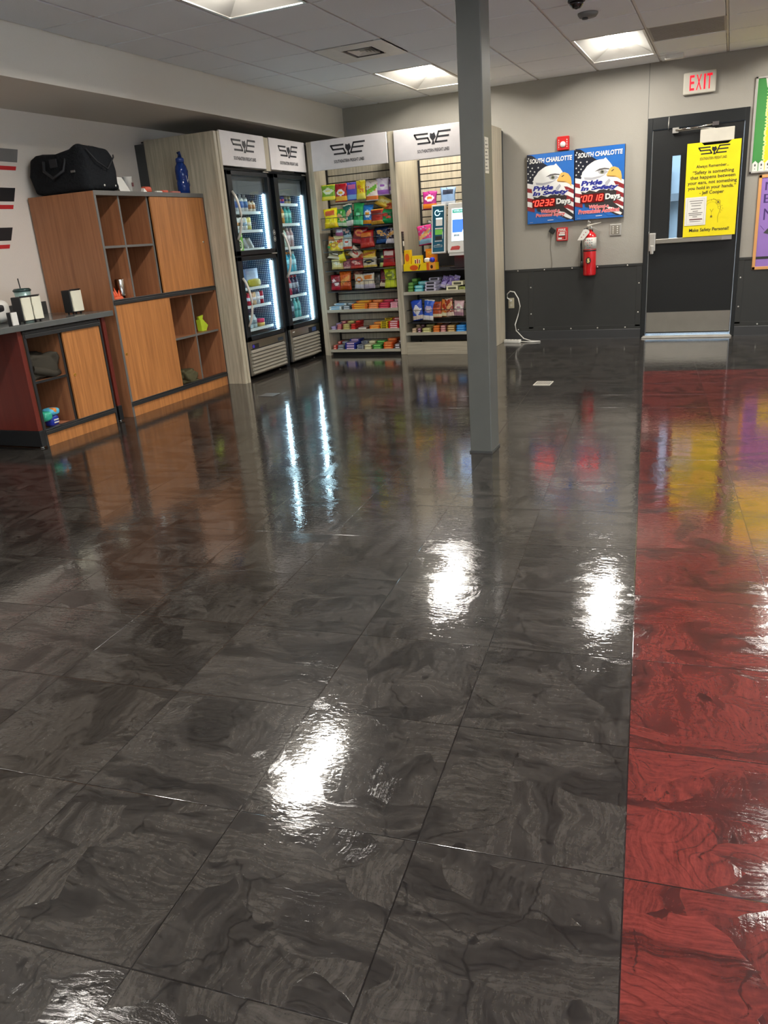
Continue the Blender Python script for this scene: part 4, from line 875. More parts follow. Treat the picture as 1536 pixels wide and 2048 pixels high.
for k, (g, x0, x1, z, n, cols, lab) in enumerate(CANDY):
    x1 = min(x1, -3.378) if g[0] == 'S' else x1; wd = x1 - x0 - .006; hh = {'SA': .021, 'SB': .021, 'SC': .026, 'RC': .024, 'RD': .034}[g]; rnd = random.Random(k)
    for dpt in range(2):
        for lv in range(n + dpt):
            if dpt == 1 and n == 1: continue
            dl = .115; y = RF + .012 + dpt * .125 + lv * .004
            zz = z + lv * hh + (.0 if g != 'RD' else 0)
            m = pack_mesh(wd - rnd.random() * .006, dl, hh - .0026, cols, k)
            which = 'front' if dpt == 0 else 'rear'
            lv_n = 'lying alone'
            nn = n + dpt
            if nn > 1: lv_n = {2: ('lowest', 'on top'), 3: ('lowest', 'in the middle', 'on top'), 4: ('lowest', 'second up', 'third up', 'on top'), 5: ('lowest', 'second up', 'third up', 'fourth up', 'on top')}[nn][lv]
            L = lab.split(' on the ')[0] if ' on the ' in lab else lab
            words = lab.split()
            if len(words) > 11: words = words[:11]
            place(m, 'candy_pack', ((x0 + x1) / 2 + rnd.uniform(-.002, .002), y, zz + .0005), ' '.join(words) + ', ' + which + ' stack, ' + lv_n, 'candy', 'candy stacked on the %s shelf' % CG[g], (0, 0, rnd.uniform(-.03, .03)))
# things on the kiosk bay shelves
def carton(name, x0, x1, y0, y1, z0, z1, col, label, cat='box', arts=(), open_=False, grp=None):
    t = thing(name, label, cat, ((x0 + x1) / 2, (y0 + y1) / 2, z0), grp); m = foil(col); mb = MB()
    if open_:
        for q in ((x0, x1, y0, y0 + .003, z0, z1), (x0, x1, y1 - .003, y1, z0, z1), (x0, x0 + .003, y0, y1, z0, z1), (x1 - .003, x1, y0, y1, z0, z1), (x0, x1, y0, y1, z0, z0 + .003)): mb.box(*q, m)
    else: mb.box(x0, x1, y0, y1, z0, z1, m)
    mb.build('carton_body', t); a = Art((x0, y0 - .0004, z0), (1, 0, 0), (0, 0, 1), x1 - x0, z1 - z0)
    for f in arts: f(a)
    if arts: a.build('printed_front', t)
    return t
inkb = foil('3a1a10')
carton('display_carton', -3.285, -2.91, 8.385, 8.50, .907, .985, 'f6d414', 'long yellow display carton with orange oval on the black shelf', 'box', (lambda a: a.ell(.33, .45, .13, .36, foil('e05a18')), lambda a: a.poly([(.46, .15), (.5, .8), (.54, .85), (.49, .15)], inkb), lambda a: a.rect(.72, .80, 0, 1, foil('e06018')), lambda a: a.rect(.8, 1, 0, 1, foil('f0a040')), lambda a: a.ell(.88, .45, .04, .25, inkb)), True)
carton('candy_carton', -3.28, -3.215, 8.42, 8.49, .92, 1.13, 'f4c418', 'upright yellow box with orange print at the back of display carton', 'box', (lambda a: a.ell(.5, .62, .38, .2, foil('e86a20')), lambda a: a.rect(.1, .9, .05, .3, foil('e86a20'))))
carton('candy_carton', -3.20, -3.085, 8.44, 8.49, .92, 1.065, 'f6dc20', 'square yellow candy box standing in the display carton', 'box', (lambda a: a.rect(.25, .85, .3, .75, foil('f4e8c0')), lambda a: a.rect(.3, .4, .2, .7, inkb), lambda a: a.rect(.5, .62, .2, .75, foil('b02818')), lambda a: a.rect(.72, .8, .25, .7, inkb)))
carton('candy_carton', -3.075, -2.955, 8.55, 8.60, .907, 1.125, 'f08c14', 'tall orange carton behind the display carton', 'box', (lambda a: a.text('M&M', .2, .8, .72, .9, foil('ffe040')), lambda a: a.rect(0, 1, .3, .45, foil('f06028'))))
mb = MB(); lump(mb, -3.05, -2.99, 8.39 + .02, 8.45, .99, 1.035, foil('f0ecdf'), 4, .6, .1); o = mb.build('candy_packet', None); tag(o, 'white candy packet lying on the yellow display carton', 'candy')
mb = MB(); lump(mb, -2.99, -2.935, 8.41, 8.46, .985, 1.04, foil('2a34c0'), 5, .8, .08); o = mb.build('candy_packet', None); tag(o, 'royal blue candy packet at the end of yellow display carton', 'candy')
for k, (x, c) in enumerate(((-2.895, 'b8a8e8'), (-2.86, '7a50b8'), (-2.825, 'a890e0'), (-2.79, '8a60c8'), (-2.762, 'c8b8ee'))):
    place(bag_mesh(.07, .135 - .008 * (k % 2), .03, (c, 'e4dcf4', '5a3890'), k * 5 + 11), 'candy_bag', (x, 8.54 + .035 * (k % 2), .69 + .016), ('lilac candy bag leaning by the black and white gum box', 'deep purple candy bag second in the purple row', 'light violet candy bag in the middle of the purple row', 'purple candy bag fourth in the purple row', 'pale lavender candy bag next to the cream cards')[k], 'candy bag', 'purple candy bags on the kiosk bay shelf', (radians(-14), radians(18), 0))
for k, (x0, x1, z, c) in enumerate(((-2.80, -2.67, .687, 'f0ecc8'), (-2.735, -2.61, .735, 'ece6c0'))):
    o = MB(); o.box(x0, x1, 8.39, 8.49, z + .001, z + .045, foil(c)); o.box(x0 + .02, x1 - .02, 8.389, 8.39, z + .01, z + .032, foil('5a5a48')); tag(o.build('mint_tin', None, .01, seg=3), ('cream mint tin lying on the kiosk bay shelf', 'cream mint tin on top, closest to the column')[k], 'tin', 'cream mint tins')
# ------------------------------------------------------------------ self checkout kiosk
t = thing('checkout_kiosk', 'white self checkout kiosk with teal side panel and lit screen', 'kiosk', (-2.7, 8.6, .907))
tilt = Matrix.Rotation(radians(-9), 3, 'X'); pv = Vector((-2.7, 8.46, 1.06))
mb = MB(); mb.box(-2.79, -2.475, 8.45, 8.53, 1.065, 1.578, M['white'], tilt, pv); mb.build('main_body', t, .01, seg=3)
mb = MB(); mb.box(-2.975, -2.815, 8.45, 8.50, 1.072, 1.575, M['white'], tilt, pv); wing = mb.build('side_unit', t, .008, seg=3)
mb = MB(); mb.box(-2.76, -2.5, 8.58, 8.64, .908, 1.3, M['shelfblk']); mb.box(-2.80, -2.46, 8.54, 8.72, .907, .925, M['shelfblk']); mb.build('stand', t, .006)
mb = MB(); mb.box(-2.95, -2.80, 8.505, 8.56, 1.1, 1.4, M['offwhite'], tilt, pv); mb.build('rear_case', t, .01)
U_ = Vector((1, 0, 0)); V_ = tilt @ Vector((0, 0, 1))
def ta(x, z, w, h): return Art(pv + tilt @ (Vector((x, 8.4495, z)) - pv), U_, V_, w, h)
teal = plain('kiosk_teal', (12, 84, 108), .3); a = ta(-2.966, 1.082, .142, .483)
a.rect(.04, .96, .015, .985, teal)
wh = emit('kiosk_print_glow', (200, 240, 245), 1.0)
a.ring(.42, .845, .028, .009, wh, 16, -.2, -5.2 + 0); a.stroke([(.45, .87), (.85, .875)], .008, wh)
a.rect(.30, .82, .57, .74, M['white']); a.rect(.30, .82, .71, .735, wh); a.rect(.24, .86, .50, .525, M['white']); a.rect(.24, .84, .38, .49, plain('kiosk_green', (120, 200, 80), .4)); a.rect(.26, .78, .27, .35, M['ink']); a.rect(.82, .86, .29, .44, M['white'])
for q in range(6): a.rect(.22 + q * .1, .29 + q * .1, .235, .255, M['white'])
a.stroke([(.16, .155), (.80, .155), (.80, .12), (.16, .12), (.16, .155)], .003, M['white']); a.rect(.40, .62, .165, .175, M['white'])
a.build('printed_face', wing)
a = ta(-2.745, 1.19, .28, .33); scr = emit('kiosk_screen_pale', (206, 232, 245), 1.6)
a.rect(0, 1, 0, 1, scr); a.rect(.03, .97, .86, .97, emit('kiosk_screen_green', (70, 150, 130), 1.0)); a.text('WELCOME', .08, .7, .90, .945, scr)
a.rect(.03, .60, .26, .66, emit('kiosk_screen_blue', (60, 110, 220), 1.3)); a.rect(.60, .97, .26, .66, emit('kiosk_screen_pink', (240, 130, 215), 1.5)); a.poly([(.42, .26), (.46, .26), (.62, .60), (.58, .64)], emit('kiosk_screen_white', (250, 250, 255), 1.6)); a.poly([(.48, .28), (.56, .30), (.58, .42), (.52, .38)], emit('kiosk_screen_navy', (60, 40, 160), 1.0))
a.rect(.2, .6, .66, .70, emit('kiosk_screen_white', (250, 250, 255), 1.6))
for q in range(4): a.rect(.1 + q * .055, .14 + q * .055, .14, .20, M['dkgrey'])
a.build('screen', t)
a = ta(-2.76, 1.09, .30, .08); a.poly([(.0, .1), (.34, .1), (.38, .5), (.3, .62), (.06, .55)], plain('kiosk_mark_red', (196, 70, 66), .4)); a.rect(.6, .85, .5, .75, M['edge']); a.build('printed_mark', t)
box('scan_window', (-2.76, -2.60, 8.49, 8.515, 1.052, 1.056), emit('scanner_red', (255, 10, 50), 7.0), t); box('scanner_hood', (-2.775, -2.585, 8.455, 8.487, 1.04, 1.066), M['white'], t, .003)
# ------------------------------------------------------------------ bottles and food inside the coolers
def bottle_proto(name, liquid, capc, labc, r=.031, h=.215, lz=(.07, .13), shape=0):
    t = bpy.data.objects.new(name, None); COL.objects.link(t); t['org'] = [0, 0, 0]; t.empty_display_size = .03
    pr = [(r * .8, 0), (r, .006), (r, h * .28), (r * .93, h * .36), (r, h * .45), (r, h * .62), (r * .8, h * .74), (r * .45, h * .86), (r * .42, h * .91)] if shape == 0 else [(r * .8, 0), (r, .006), (r, h * .70), (r * .85, h * .78), (r * .5, h * .87), (r * .48, h * .92)]
    MB().lathe(pr, (0, 0, 0), plain('bottle_' + liquid, liquid, .08, 0, .7), 14).build('bottle_body', t)
    MB().lathe([(r * .5, h * .9), (r * .5, h), (r * .3, h + .002)], (0, 0, 0), plain('cap_' + capc, capc, .4), 12).build('cap', t)
    MB().lathe([(r * 1.02, lz[0]), (r * 1.02, lz[1])], (0, 0, 0), plain('label_' + labc, labc, .4), 14).build('wrap_label', t)
    return t
def can_proto(name, c1_, c2_, r=.030, h=.12):
    t = bpy.data.objects.new(name, None); COL.objects.link(t); t['org'] = [0, 0, 0]
    MB().lathe([(r * .85, 0), (r, .008), (r, h - .01), (r * .85, h)], (0, 0, 0), plain('can_' + c1_, c1_, .25, .3), 14).build('can_body', t)
    MB().lathe([(r * 1.01, h * .35), (r * 1.01, h * .6)], (0, 0, 0), plain('canband_' + c2_, c2_, .3), 14).build('printed_band', t)
    return t
def row(proto, n, y0, dy, x, z, labels, cat, group, first=True):
    for k in range(n):
        o = proto if k == 0 and first else copy_tree(proto)
        o.location = (x, y0 + k * dy, z); o.rotation_euler = (0, 0, k * 1.3); o['label'] = labels[k] if isinstance(labels, list) else labels; o['category'] = cat; o['group'] = group
xf = -4.548
ordn = ['first', 'second', 'third', 'fourth', 'fifth', 'sixth', 'seventh', 'eighth']
def lab(desc, where, n): return ['%s, %s from the handle side, %s' % (desc, ordn[k], where) for k in range(n)]
def shelfrow(specs, n, z, where, group, y0=7.80, dy=.078, r=.031, h=.2):
    k0 = 0; pos = 0
    for sp in specs:
        (desc, liq, cap, lb, cnt, shp) = sp; p = bottle_proto('drink_bottle', liq, cap, lb, r, h, (h * .36, h * .62), shp)
        row(p, cnt, y0 + pos * dy, dy, xf, z, ['%s, %s from the handle, %s' % (desc, ordn[min(7, pos + k)], where) for k in range(cnt)], 'bottle', group); pos += cnt
p = can_proto('drink_can', '3c34b8', 'c83860', .033, .082); row(p, 4, 7.84, .074, xf, 1.703, ['violet blue drink can, %s along the top cooler shelf' % ordn[k] for k in range(4)], 'can', 'cans on the top shelf of the single door cooler')
p = can_proto('drink_can', 'b8a890', '2a3a6a', .033, .082); row(p, 2, 7.84 + 4 * .074, .074, xf, 1.703, ['beige drink can, fifth along the top cooler shelf', 'beige drink can at the far end of the top cooler shelf'], 'can', 'cans on the top shelf of the single door cooler')
shelfrow([('tea bottle with pale green label', 'b8c878', 'e8e8e0', 'dce8b0', 3, 1), ('tea bottle with amber label', 'b07838', 'd8d8c8', 'e8d0a0', 1, 1), ('teal water bottle', '48b8b0', 'b8f0f0', '9ae8e0', 2, 1)], 6, 1.498, 'second cooler shelf', 'bottles on the second shelf of the single door cooler', h=.18)
shelfrow([('black capped olive bottle', '30382c', '202420', 'c8d8c0', 1, 1), ('lime yellow bottle', 'b8d048', '282828', 'd8e860', 1, 1), ('pale bottle with white label', 'b8c8b8', '182020', 'e8f0e8', 2, 1), ('rosy iced bottle', 'b89898', 'e0c8c8', 'f0e0e0', 2, 1)], 6, 1.253, 'third cooler shelf', 'bottles on the third shelf of the single door cooler', h=.2)
shelfrow([('pale sports drink with orange cap', 'a8dce0', 'f08838', 'd0eef0', 3, 0), ('blue sports drink with orange cap', '28a0c0', 'f08838', '90d8e8', 2, 0), ('clear blue sports drink', '60b8c8', 'e8f4f4', 'b8e8f0', 1, 0)], 6, .986, 'fourth cooler shelf', 'bottles on the fourth shelf of the single door cooler', h=.215)
shelfrow([('orange sports drink', 'f0a060', 'f08030', 'e8e8e0', 1, 0), ('red sports drink with grey label', 'd83838', 'e84030', 'c0c8c8', 2, 0), ('dark red sports drink', 'a02840', 'f06050', 'a8b0b8', 1, 0), ('navy sports drink with red cap', '2c3458', 'e05058', '98a0b0', 2, 0)], 6, .738, 'fifth cooler shelf', 'bottles on the fifth shelf of the single door cooler', h=.21)
shelfrow([('cola bottle with red label', '402018', 'c83030', 'd83030', 1, 1), ('green soda bottle with white cap', '2c9a48', 'f0f4f0', '90d860', 1, 1), ('dark soda bottle with grey label', '282830', '302c30', 'a09098', 1, 1), ('dark soda bottle with white cap', '303848', 'e8f4f4', '788898', 1, 1), ('aqua water bottle', '60b8b8', '98e8e8', '48a0a0', 2, 1)], 6, .483, 'lowest cooler shelf', 'bottles on the lowest shelf of the single door cooler', h=.215)
# upper two door cooler
p = bottle_proto('milk_bottle', 'e4ecec', 'e8f0f4', '4878c0', .034, .165, (.04, .10), 1); row(p, 5, 6.99, .078, xf, 1.623, ['white milk bottle with blue label, %s on the topmost shelf' % ordn[k] for k in range(5)], 'bottle', 'milk bottles in the two door cooler')
p = bottle_proto('milk_bottle', 'e8dcc8', '503828', 'b07848', .03, .11, (.03, .07), 1); row(p, 2, 7.385, .068, xf, 1.623, ['small cream coffee bottle with brown cap', 'small cream coffee bottle beside the perforated liner'], 'bottle', 'coffee bottles in the two door cooler')
for k, (c, b, n) in enumerate((('e8e098', 'f0f0d8', 'yellow topped yogurt cup'), ('e8e8e0', 'd88838', 'white yogurt cup with orange band'), ('e8ece8', '705028', 'white yogurt cup with brown band'), ('e4ecec', '9ab8d0', 'white yogurt cup with pale blue band'), ('e8e090', 'f4f0d0', 'lemon yellow yogurt cup'))):
    p = can_proto('yogurt_cup', c, b, .036, .125); row(p, 1, 7.0 + k * .08, .08, xf, 1.448, [n + ' on the second shelf of the two door cooler'], 'cup', 'yogurt cups in the two door cooler')
for k in range(4):
    mb = MB(); y = 7.05 + k * .10
    R = Matrix.Rotation(radians(38), 3, 'X'); pvv = Vector((xf, y, 1.30)); mb.box(xf - .12, xf + .01, y - .012, y + .012, 1.272, 1.39, M['white'], R, pvv)
    mb.box(xf + .011, xf + .012, y - .006, y + .006, 1.285, 1.38, foil(('c8c0b8', 'b05840', '8890a0', 'c0c8d0')[k]), R, pvv); tag(mb.build('sandwich_box', None), ('white sandwich box leaning nearest the green sticker', 'white sandwich box with rust label, second of the leaning row', 'white sandwich box with grey blue label, third of the leaning row', 'white sandwich box leaning against the perforated liner')[k], 'food box', 'sandwich boxes leaning in the two door cooler')
# lower compartment
mb = MB(); mb.box(xf - .12, xf + .0, 7.16, 7.40, .895, 1.075, foil('8898b8')); mb.box(xf, xf + .001, 7.18, 7.38, .92, 1.05, foil('a8b4d0')); tag(mb.build('meal_box', None), 'slate blue meal box standing in the lower cooler compartment', 'food box')
mb = MB(); lump(mb, xf + .005, xf + .05, 7.15, 7.38, .892, .975, foil('b0a838'), 3, .6, .1); tag(mb.build('salad_bag', None), 'olive yellow salad bag in front of the slate blue box', 'food bag')
mb = MB(); lump(mb, xf - .10, xf + .03, 6.95, 7.10, .892, .95, foil('d8a0a0'), 8, .6, .12); tag(mb.build('wrapped_sandwich', None), 'pink wrapped sandwich near the lower door handle', 'sandwich')
for k, (c, n) in enumerate((('c83040', 'red topped snack cup on the middle shelf'), ('e8c8a0', 'tan snack cup next to the red topped one'), ('d0d8e8', 'pale blue snack cup on the middle shelf'), ('a82038', 'crimson snack cup beside the liner'))):
    p = can_proto('snack_cup', c, 'e8e8f0', .034, .13); row(p, 1, 7.17 + k * .075, .075, xf, .713, [n + ' of lower compartment'], 'cup', 'snack cups in the lower cooler compartment')
p = bottle_proto('water_bottle', 'c0d0d4', 'e8f0f0', '8898a0', .03, .13, (.04, .08), 1); row(p, 4, 6.99, .075, xf, .483, ['small clear drink bottle, %s on the lowest shelf of two door cooler' % ordn[k] for k in range(4)], 'bottle', 'small bottles at the bottom of the two door cooler')
for k, (c, n) in enumerate((('e84878', 'magenta fruit cup on top of the yellow and pink pair'), ('f0c878', 'yellow fruit cup below the magenta cup'))):
    mb = MB(); mb.lathe([(.04, 0), (.045, .03), (.045, .038)], (xf, 7.34, .482 + (1 - k) * .04), foil(c), 16); tag(mb.build('fruit_cup', None), n, 'cup', 'stacked fruit cups')
# ------------------------------------------------------------------ things hung on the back wall
def safety_board(x0, x1, z0, z1, digits, l1, l2, label):
    w_, h_ = x1 - x0, z1 - z0; yf = YB - .045
    t = thing('safety_scoreboard', label, 'sign', ((x0 + x1) / 2, YB - .02, z0), 'eagle safety scoreboards')
    blue = plain('poster_blue', (40, 104, 184), .25); navy = plain('poster_navy', (26, 30, 44), .3); rd = plain('poster_red', (140, 40, 44), .3); wt = plain('poster_white', (232, 232, 228), .3); gd_ = plain('beak_gold', (224, 178, 92), .35); gy_ = plain('feather_grey', (176, 176, 182), .4); dk = plain('plume_dark', (44, 38, 38), .5); bl2 = plain('letter_blue', (36, 44, 140), .35); pk = plain('letter_pink', (240, 170, 170), .35); rr = plain('letter_red', (214, 74, 80), .35)
    box('board_body', (x0, x1, yf, YB, z0, z1), plain('board_edge_navy', (30, 44, 78), .35), t, .002)
    a = Art((x0 + .003, yf - .0002, z0 + .003), (1, 0, 0), (0, 0, 1), w_ - .006, h_ - .006)
    a.rect(0, 1, 0, 1, blue); a.poly([(0, 1), (.10, .99), (.45, .82), (.12, .58), (0, .6)], navy)
    for (u, v) in ((.03, .95), (.01, .92), (.06, .88), (.02, .83), (.11, .81), (.24, .81), (.07, .77), (.16, .755), (.02, .735), (.12, .715), (.07, .68), (.02, .64), (.13, .62)):
        a.poly([(u + .021 * (1 if k % 2 == 0 else .5) * cos(pi / 2 + k * pi / 5), v + .015 * (1 if k % 2 == 0 else .5) * sin(pi / 2 + k * pi / 5)) for k in range(10)], wt)
    for v0, v1, m in ((.53, .60, wt), (.47, .53, rd), (.39, .47, wt), (.335, .39, rd), (.26, .335, wt), (.20, .26, rd)): a.poly([(0, v0), (.16, v0 - .03), (.16, v1 - .03), (0, v1)], m)
    # flag on the beak side, falling to the corner
    for k, m in enumerate((wt, rd, wt, rd, wt, rd, wt, dk)):
        o_ = .60 - k * .062; a.poly([(.70, o_ - .02), (.86, o_ - .035), (1, o_ - .085), (1, o_ - .15), (.84, o_ - .10), (.70, o_ - .085)], m)
    a.poly([(.46, .14), (.75, .24), (1, .10), (1, .03), (.85, .03), (.6, .10)], dk); a.poly([(.62, .17), (.8, .14), (.98, .055), (.95, .03), (.82, .07)], wt); a.poly([(.5, .12), (.7, .09), (.86, .03), (.7, .03)], blue)
    a.poly([(.12, .42), (.22, .18), (.5, .13), (.78, .20), (.86, .36), (.74, .43)], dk)
    head = [(.117, .40), (.10, .50), (.13, .60), (.146, .67), (.20, .71), (.24, .75), (.33, .79), (.40, .815), (.50, .825), (.58, .825), (.62, .845), (.66, .81), (.71, .77), (.76, .72), (.76, .64), (.70, .58), (.74, .56), (.80, .50), (.86, .42), (.80, .40), (.72, .43), (.66, .39), (.55, .42), (.44, .38), (.30, .41), (.22, .38)]
    a.poly(head, wt)
    a.poly([(.18, .60), (.34, .585), (.52, .60), (.64, .615), (.5, .57), (.34, .55), (.2, .565)], gy_); a.poly([(.70, .55), (.62, .50), (.60, .42), (.66, .45), (.73, .52)], gy_)
    a.poly([(.40, .665), (.50, .70), (.60, .705), (.70, .69), (.70, .675), (.6, .682), (.5, .672)], plain('brow_grey', (92, 88, 88), .5)); a.poly([(.46, .665), (.62, .675), (.68, .645), (.60, .615), (.50, .625)], gy_)
    a.ell(.555, .65, .042, .026, plain('eye_olive', (122, 124, 96), .3)); a.ell(.557, .652, .02, .013, M['ink'])
    a.poly([(.69, .665), (.73, .705), (.80, .71), (.88, .685), (.935, .63), (.955, .56), (.945, .50), (.915, .535), (.86, .56), (.77, .572), (.66, .585), (.64, .60)], gd_)
    a.poly([(.66, .595), (.78, .585), (.86, .575), (.78, .57), (.66, .582)], plain('beak_shadow_line', (150, 110, 50), .4)); a.poly([(.74, .655), (.79, .675), (.795, .665), (.75, .642)], M['ink'])
    a.text('SOUTH CHARLOTTE', .055, .96, .872, .94, wt, .1, .035)
    a.text('Pride', .12, .57, .475, .555, wt, .2, .09); a.text('Pride', .12, .565, .478, .55, bl2, .2, .055); a.text('In Safety', .115, .90, .385, .475, wt, .2, .09); a.text('In Safety', .115, .895, .39, .47, bl2, .2, .055)
    a.text('Days', .635, .945, .23, .345, M['ink'], 0, .08); a.text('Days', .63, .93, .24, .345, wt, 0, .045)
    for tx, u0, u1, v0, v1 in ((l1, .30, .70, .15, .195), (l2, .19 if len(l2) < 16 else .08, .82 if len(l2) < 16 else .92, .085, .14)):
        a.text(tx, u0 - .008, u1 + .008, v0 - .006, v1 + .006, pk, .15, .07); a.text(tx, u0, u1, v0, v1, rr, .15, .01)
    a.rect(.44, .57, .035, .043, wt); a.rect(.05, .12, .02, .024, gy_)
    a.build('printed_face', t)
    lf = a.lift; win = Art((x0 + .003 + .11 * w_, yf - .0008 - lf, z0 + .235 * h_), (1, 0, 0), (0, 0, 1), .49 * w_, .125 * h_); win.rect(0, 1, 0, 1, plain('display_window', (96, 12, 14), .2))
    dg = emit('display_digits', (255, 36, 26), 11.0); dim = plain('display_ghost', (120, 18, 20), .3)
    SEG = {'0': 'abcdef', '1': 'bc', '2': 'abged', '3': 'abgcd', '8': 'abcdefg'}; P_ = {'a': ((0, 1), (1, 1)), 'b': ((1, 1), (1, .5)), 'c': ((1, .5), (1, 0)), 'd': ((0, 0), (1, 0)), 'e': ((0, .5), (0, 0)), 'f': ((0, 1), (0, .5)), 'g': ((0, .5), (1, .5))}
    us = (.14, .36, .58, .80)
    for u, ch in zip(us, digits):
        for sg in SEG[ch]:
            (ax, ay), (bx, by) = P_[sg]; f = lambda x, y: (u - .03 + x * .13 + y * .05, .2 + y * .62); p, q = Vector((*f(ax, ay),)), Vector((*f(bx, by),)); d = (q - p) * .09
            win.stroke([tuple(p + d), tuple(q - d)], .0075, dg)
    win.stroke([(.045, .68), (.075, .8)], .008, dg)
    win.build('digital_display', t)
safety_board(-2.12, -1.60, 1.298, 2.022, '0232', 'Without a', 'Personal Injury', 'eagle safety scoreboard showing 0232 days, nearer the snack rack')
safety_board(-1.592, -1.07, 1.304, 2.03, '0018', 'Without a', 'Preventable Accident', 'eagle safety scoreboard showing 0018 days, nearer the door')
redm = plain('alarm_red', (196, 34, 34), .35)
t = thing('fire_strobe', 'red fire alarm strobe above the eagle scoreboards', 'fire alarm', (-1.724, YB - .02, 2.035))
mb = MB(); mb.box(-1.789, -1.659, YB - .045, YB, 2.032, 2.172, redm); mb.build('case', t, .008, seg=3)
mb = MB(); mb.lathe([(.032, 0), (.030, .012), (.018, .022), (0, .024)], (-1.724, YB - .045, 2.09), plain('strobe_lens', (226, 222, 214), .12, 0, .8), 20, (0, -1, 0)); mb.build('strobe_lens', t)
a = Art((-1.789, YB - .0455, 2.032), (1, 0, 0), (0, 0, 1), .13, .14)
for q in range(4): a.rect(.80, .86, .2 + q * .16, .29 + q * .16, M['white']); a.rect(.14, .18, .2 + q * .16, .29 + q * .16, M['white'])
a.build('lettering', t)
t = thing('fire_pull_station', 'small red fire alarm pull station under the eagle scoreboards', 'fire alarm', (-1.731, YB - .02, 1.098))
mb = MB(); mb.box(-1.793, -1.669, YB - .04, YB, 1.098, 1.240, redm); mb.build('case', t, .006, seg=3)
a = Art((-1.793, YB - .0405, 1.098), (1, 0, 0), (0, 0, 1), .124, .142); a.text('FIRE', .18, .82, .76, .92, M['white'], 0, .03)
a.stroke([(.12, .72), (.88, .72), (.88, .10), (.12, .10), (.12, .72)], .003, M['white']); a.rect(.3, .76, .58, .66, M['white']); a.rect(.24, .8, .46, .54, M['ink']); a.rect(.24, .8, .34, .42, M['ink']); a.rect(.18, .5, .14, .26, M['white']); a.ell(.74, .2, .06, .06, M['ink']); a.build('lettering', t)
box('pull_handle', (-1.765, -1.697, YB - .048, YB - .04, 1.155, 1.175), M['white'], t, .002)
# adapter and its thin cord under the scoreboard
t = thing('wall_adapter', 'small black plug adapter hanging below the scoreboards with thin cord', 'adapter', (-1.86, YB - .02, 1.18))
mb = MB(); R = Matrix.Rotation(radians(35), 3, 'Y'); mb.box(-1.885, -1.825, YB - .035, YB - .005, 1.19, 1.245, M['blk'], R, Vector((-1.855, YB, 1.2))); mb.build('plug_body', t, .004)
mb = MB(); mb.tube([(-1.86, YB - .008, 1.296), (-1.862, YB - .01, 1.26), (-1.85, YB - .012, 1.24)], .002, M['dkgrey'], 6); mb.tube([(-1.87, YB - .01, 1.19), (-1.86, YB - .006, 1.12), (-1.868, YB - .005, 1.02), (-1.855, YB - .005, .92), (-1.848, YB - .006, .86), (-1.85, YB - .02, .81)], .0018, plain('cord_grey', (106, 100, 92), .6), 6); mb.build('cord', t)
# fire extinguisher
ex, eyc = -1.415, YB - .085; t = thing('fire_extinguisher', 'red fire extinguisher with inspection tag hung on the wall', 'fire extinguisher', (ex, eyc, .71))
exr = plain('extinguisher_red', (200, 22, 30), .18, 0, .6, .4)
MB().lathe([(.055, 0), (.068, .008), (.070, .02), (.070, .40), (.066, .43), (.045, .455), (.022, .468), (.018, .49)], (ex, eyc, .71), exr, 28).build('cylinder_body', t)
MB().lathe([(.0708, .285), (.0708, .405)], (ex, eyc, .71), plain('extinguisher_label', (206, 206, 198), .4), 28).build('instruction_label', t)
MB().lathe([(.0715, .262), (.0715, .276)], (ex, eyc, .71), M['ink'], 28).build('strap_band', t)
mb = MB(); mb.box(ex - .022, ex + .022, eyc - .018, eyc + .018, 1.195, 1.235, M['alu']); mb.lathe([(.02, 0), (.02, .02)], (ex - .0, eyc - .02, 1.215), M['chrome'], 16, (0, -1, 0)); vb = mb.build('valve', t, .003)
mb = MB(); mb.prism([(ex - .03, eyc - .012, 1.235), (ex + .115, eyc - .012, 1.262), (ex + .115, eyc - .012, 1.268), (ex - .03, eyc - .012, 1.25)], (0, .024, 0), M['offwhite']); mb.prism([(ex + .0, eyc - .011, 1.222), (ex + .04, eyc - .011, 1.225), (ex + .12, eyc - .011, 1.178), (ex + .116, eyc - .011, 1.172), (ex + .03, eyc - .011, 1.212)], (0, .022, 0), M['alu'])
mb.tube([(ex - .02, eyc - .01, 1.26), (ex - .015, eyc - .02, 1.29), (ex + .0, eyc - .01, 1.275), (ex - .012, eyc, 1.25)], .005, M['white'], 8); mb.build('lever_handle', t)
MB().tube([(ex - .02, eyc - .005, 1.215), (ex - .06, eyc - .01, 1.205), (ex - .088, eyc - .015, 1.15), (ex - .092, eyc - .015, 1.05), (ex - .088, eyc - .015, .95), (ex - .086, eyc - .012, .86)], .0095, M['blk'], 10).build('hose', t)
MB().cyl((ex - .086, eyc - .012, .87), (ex - .085, eyc - .012, .80), .0115, M['blk'], 12, .016).build('nozzle', t)
a = Art((ex - .125, eyc - .075, 1.095), (1, 0, 0), (0, 0, 1), .13, .12)
a.poly([(0, .0), (.5, .0), (1, .62), (.98, .8), (.7, .95), (.5, .9)], M['white'])
for q in range(3): a.ell(.35 + q * .17, .25 + q * .2, .05, .05, plain('tag_print_red', (190, 120, 120), .6))
a.build('inspection_tag', t)
a = Art((ex - .028, eyc - .0745, .845), (1, 0, 0), (0, 0, 1), .05, .06); a.ell(.5, .5, .56, .58, M['ink']); a.text('5', .24, .78, .12, .86, plain('shield_yellow', (240, 226, 150), .4), 0, .05); a.build('number_badge', t)
for rr_ in range(4):
    a = Art((ex - .055, eyc - .0725 + .012, 1.0 + rr_ * .026), (1, 0, 0), (0, 0, 1), .1, .02)
a = Art((ex - .045, eyc - .0728, 1.0), (1, 0, 0), (0, 0, 1), .09, .11)
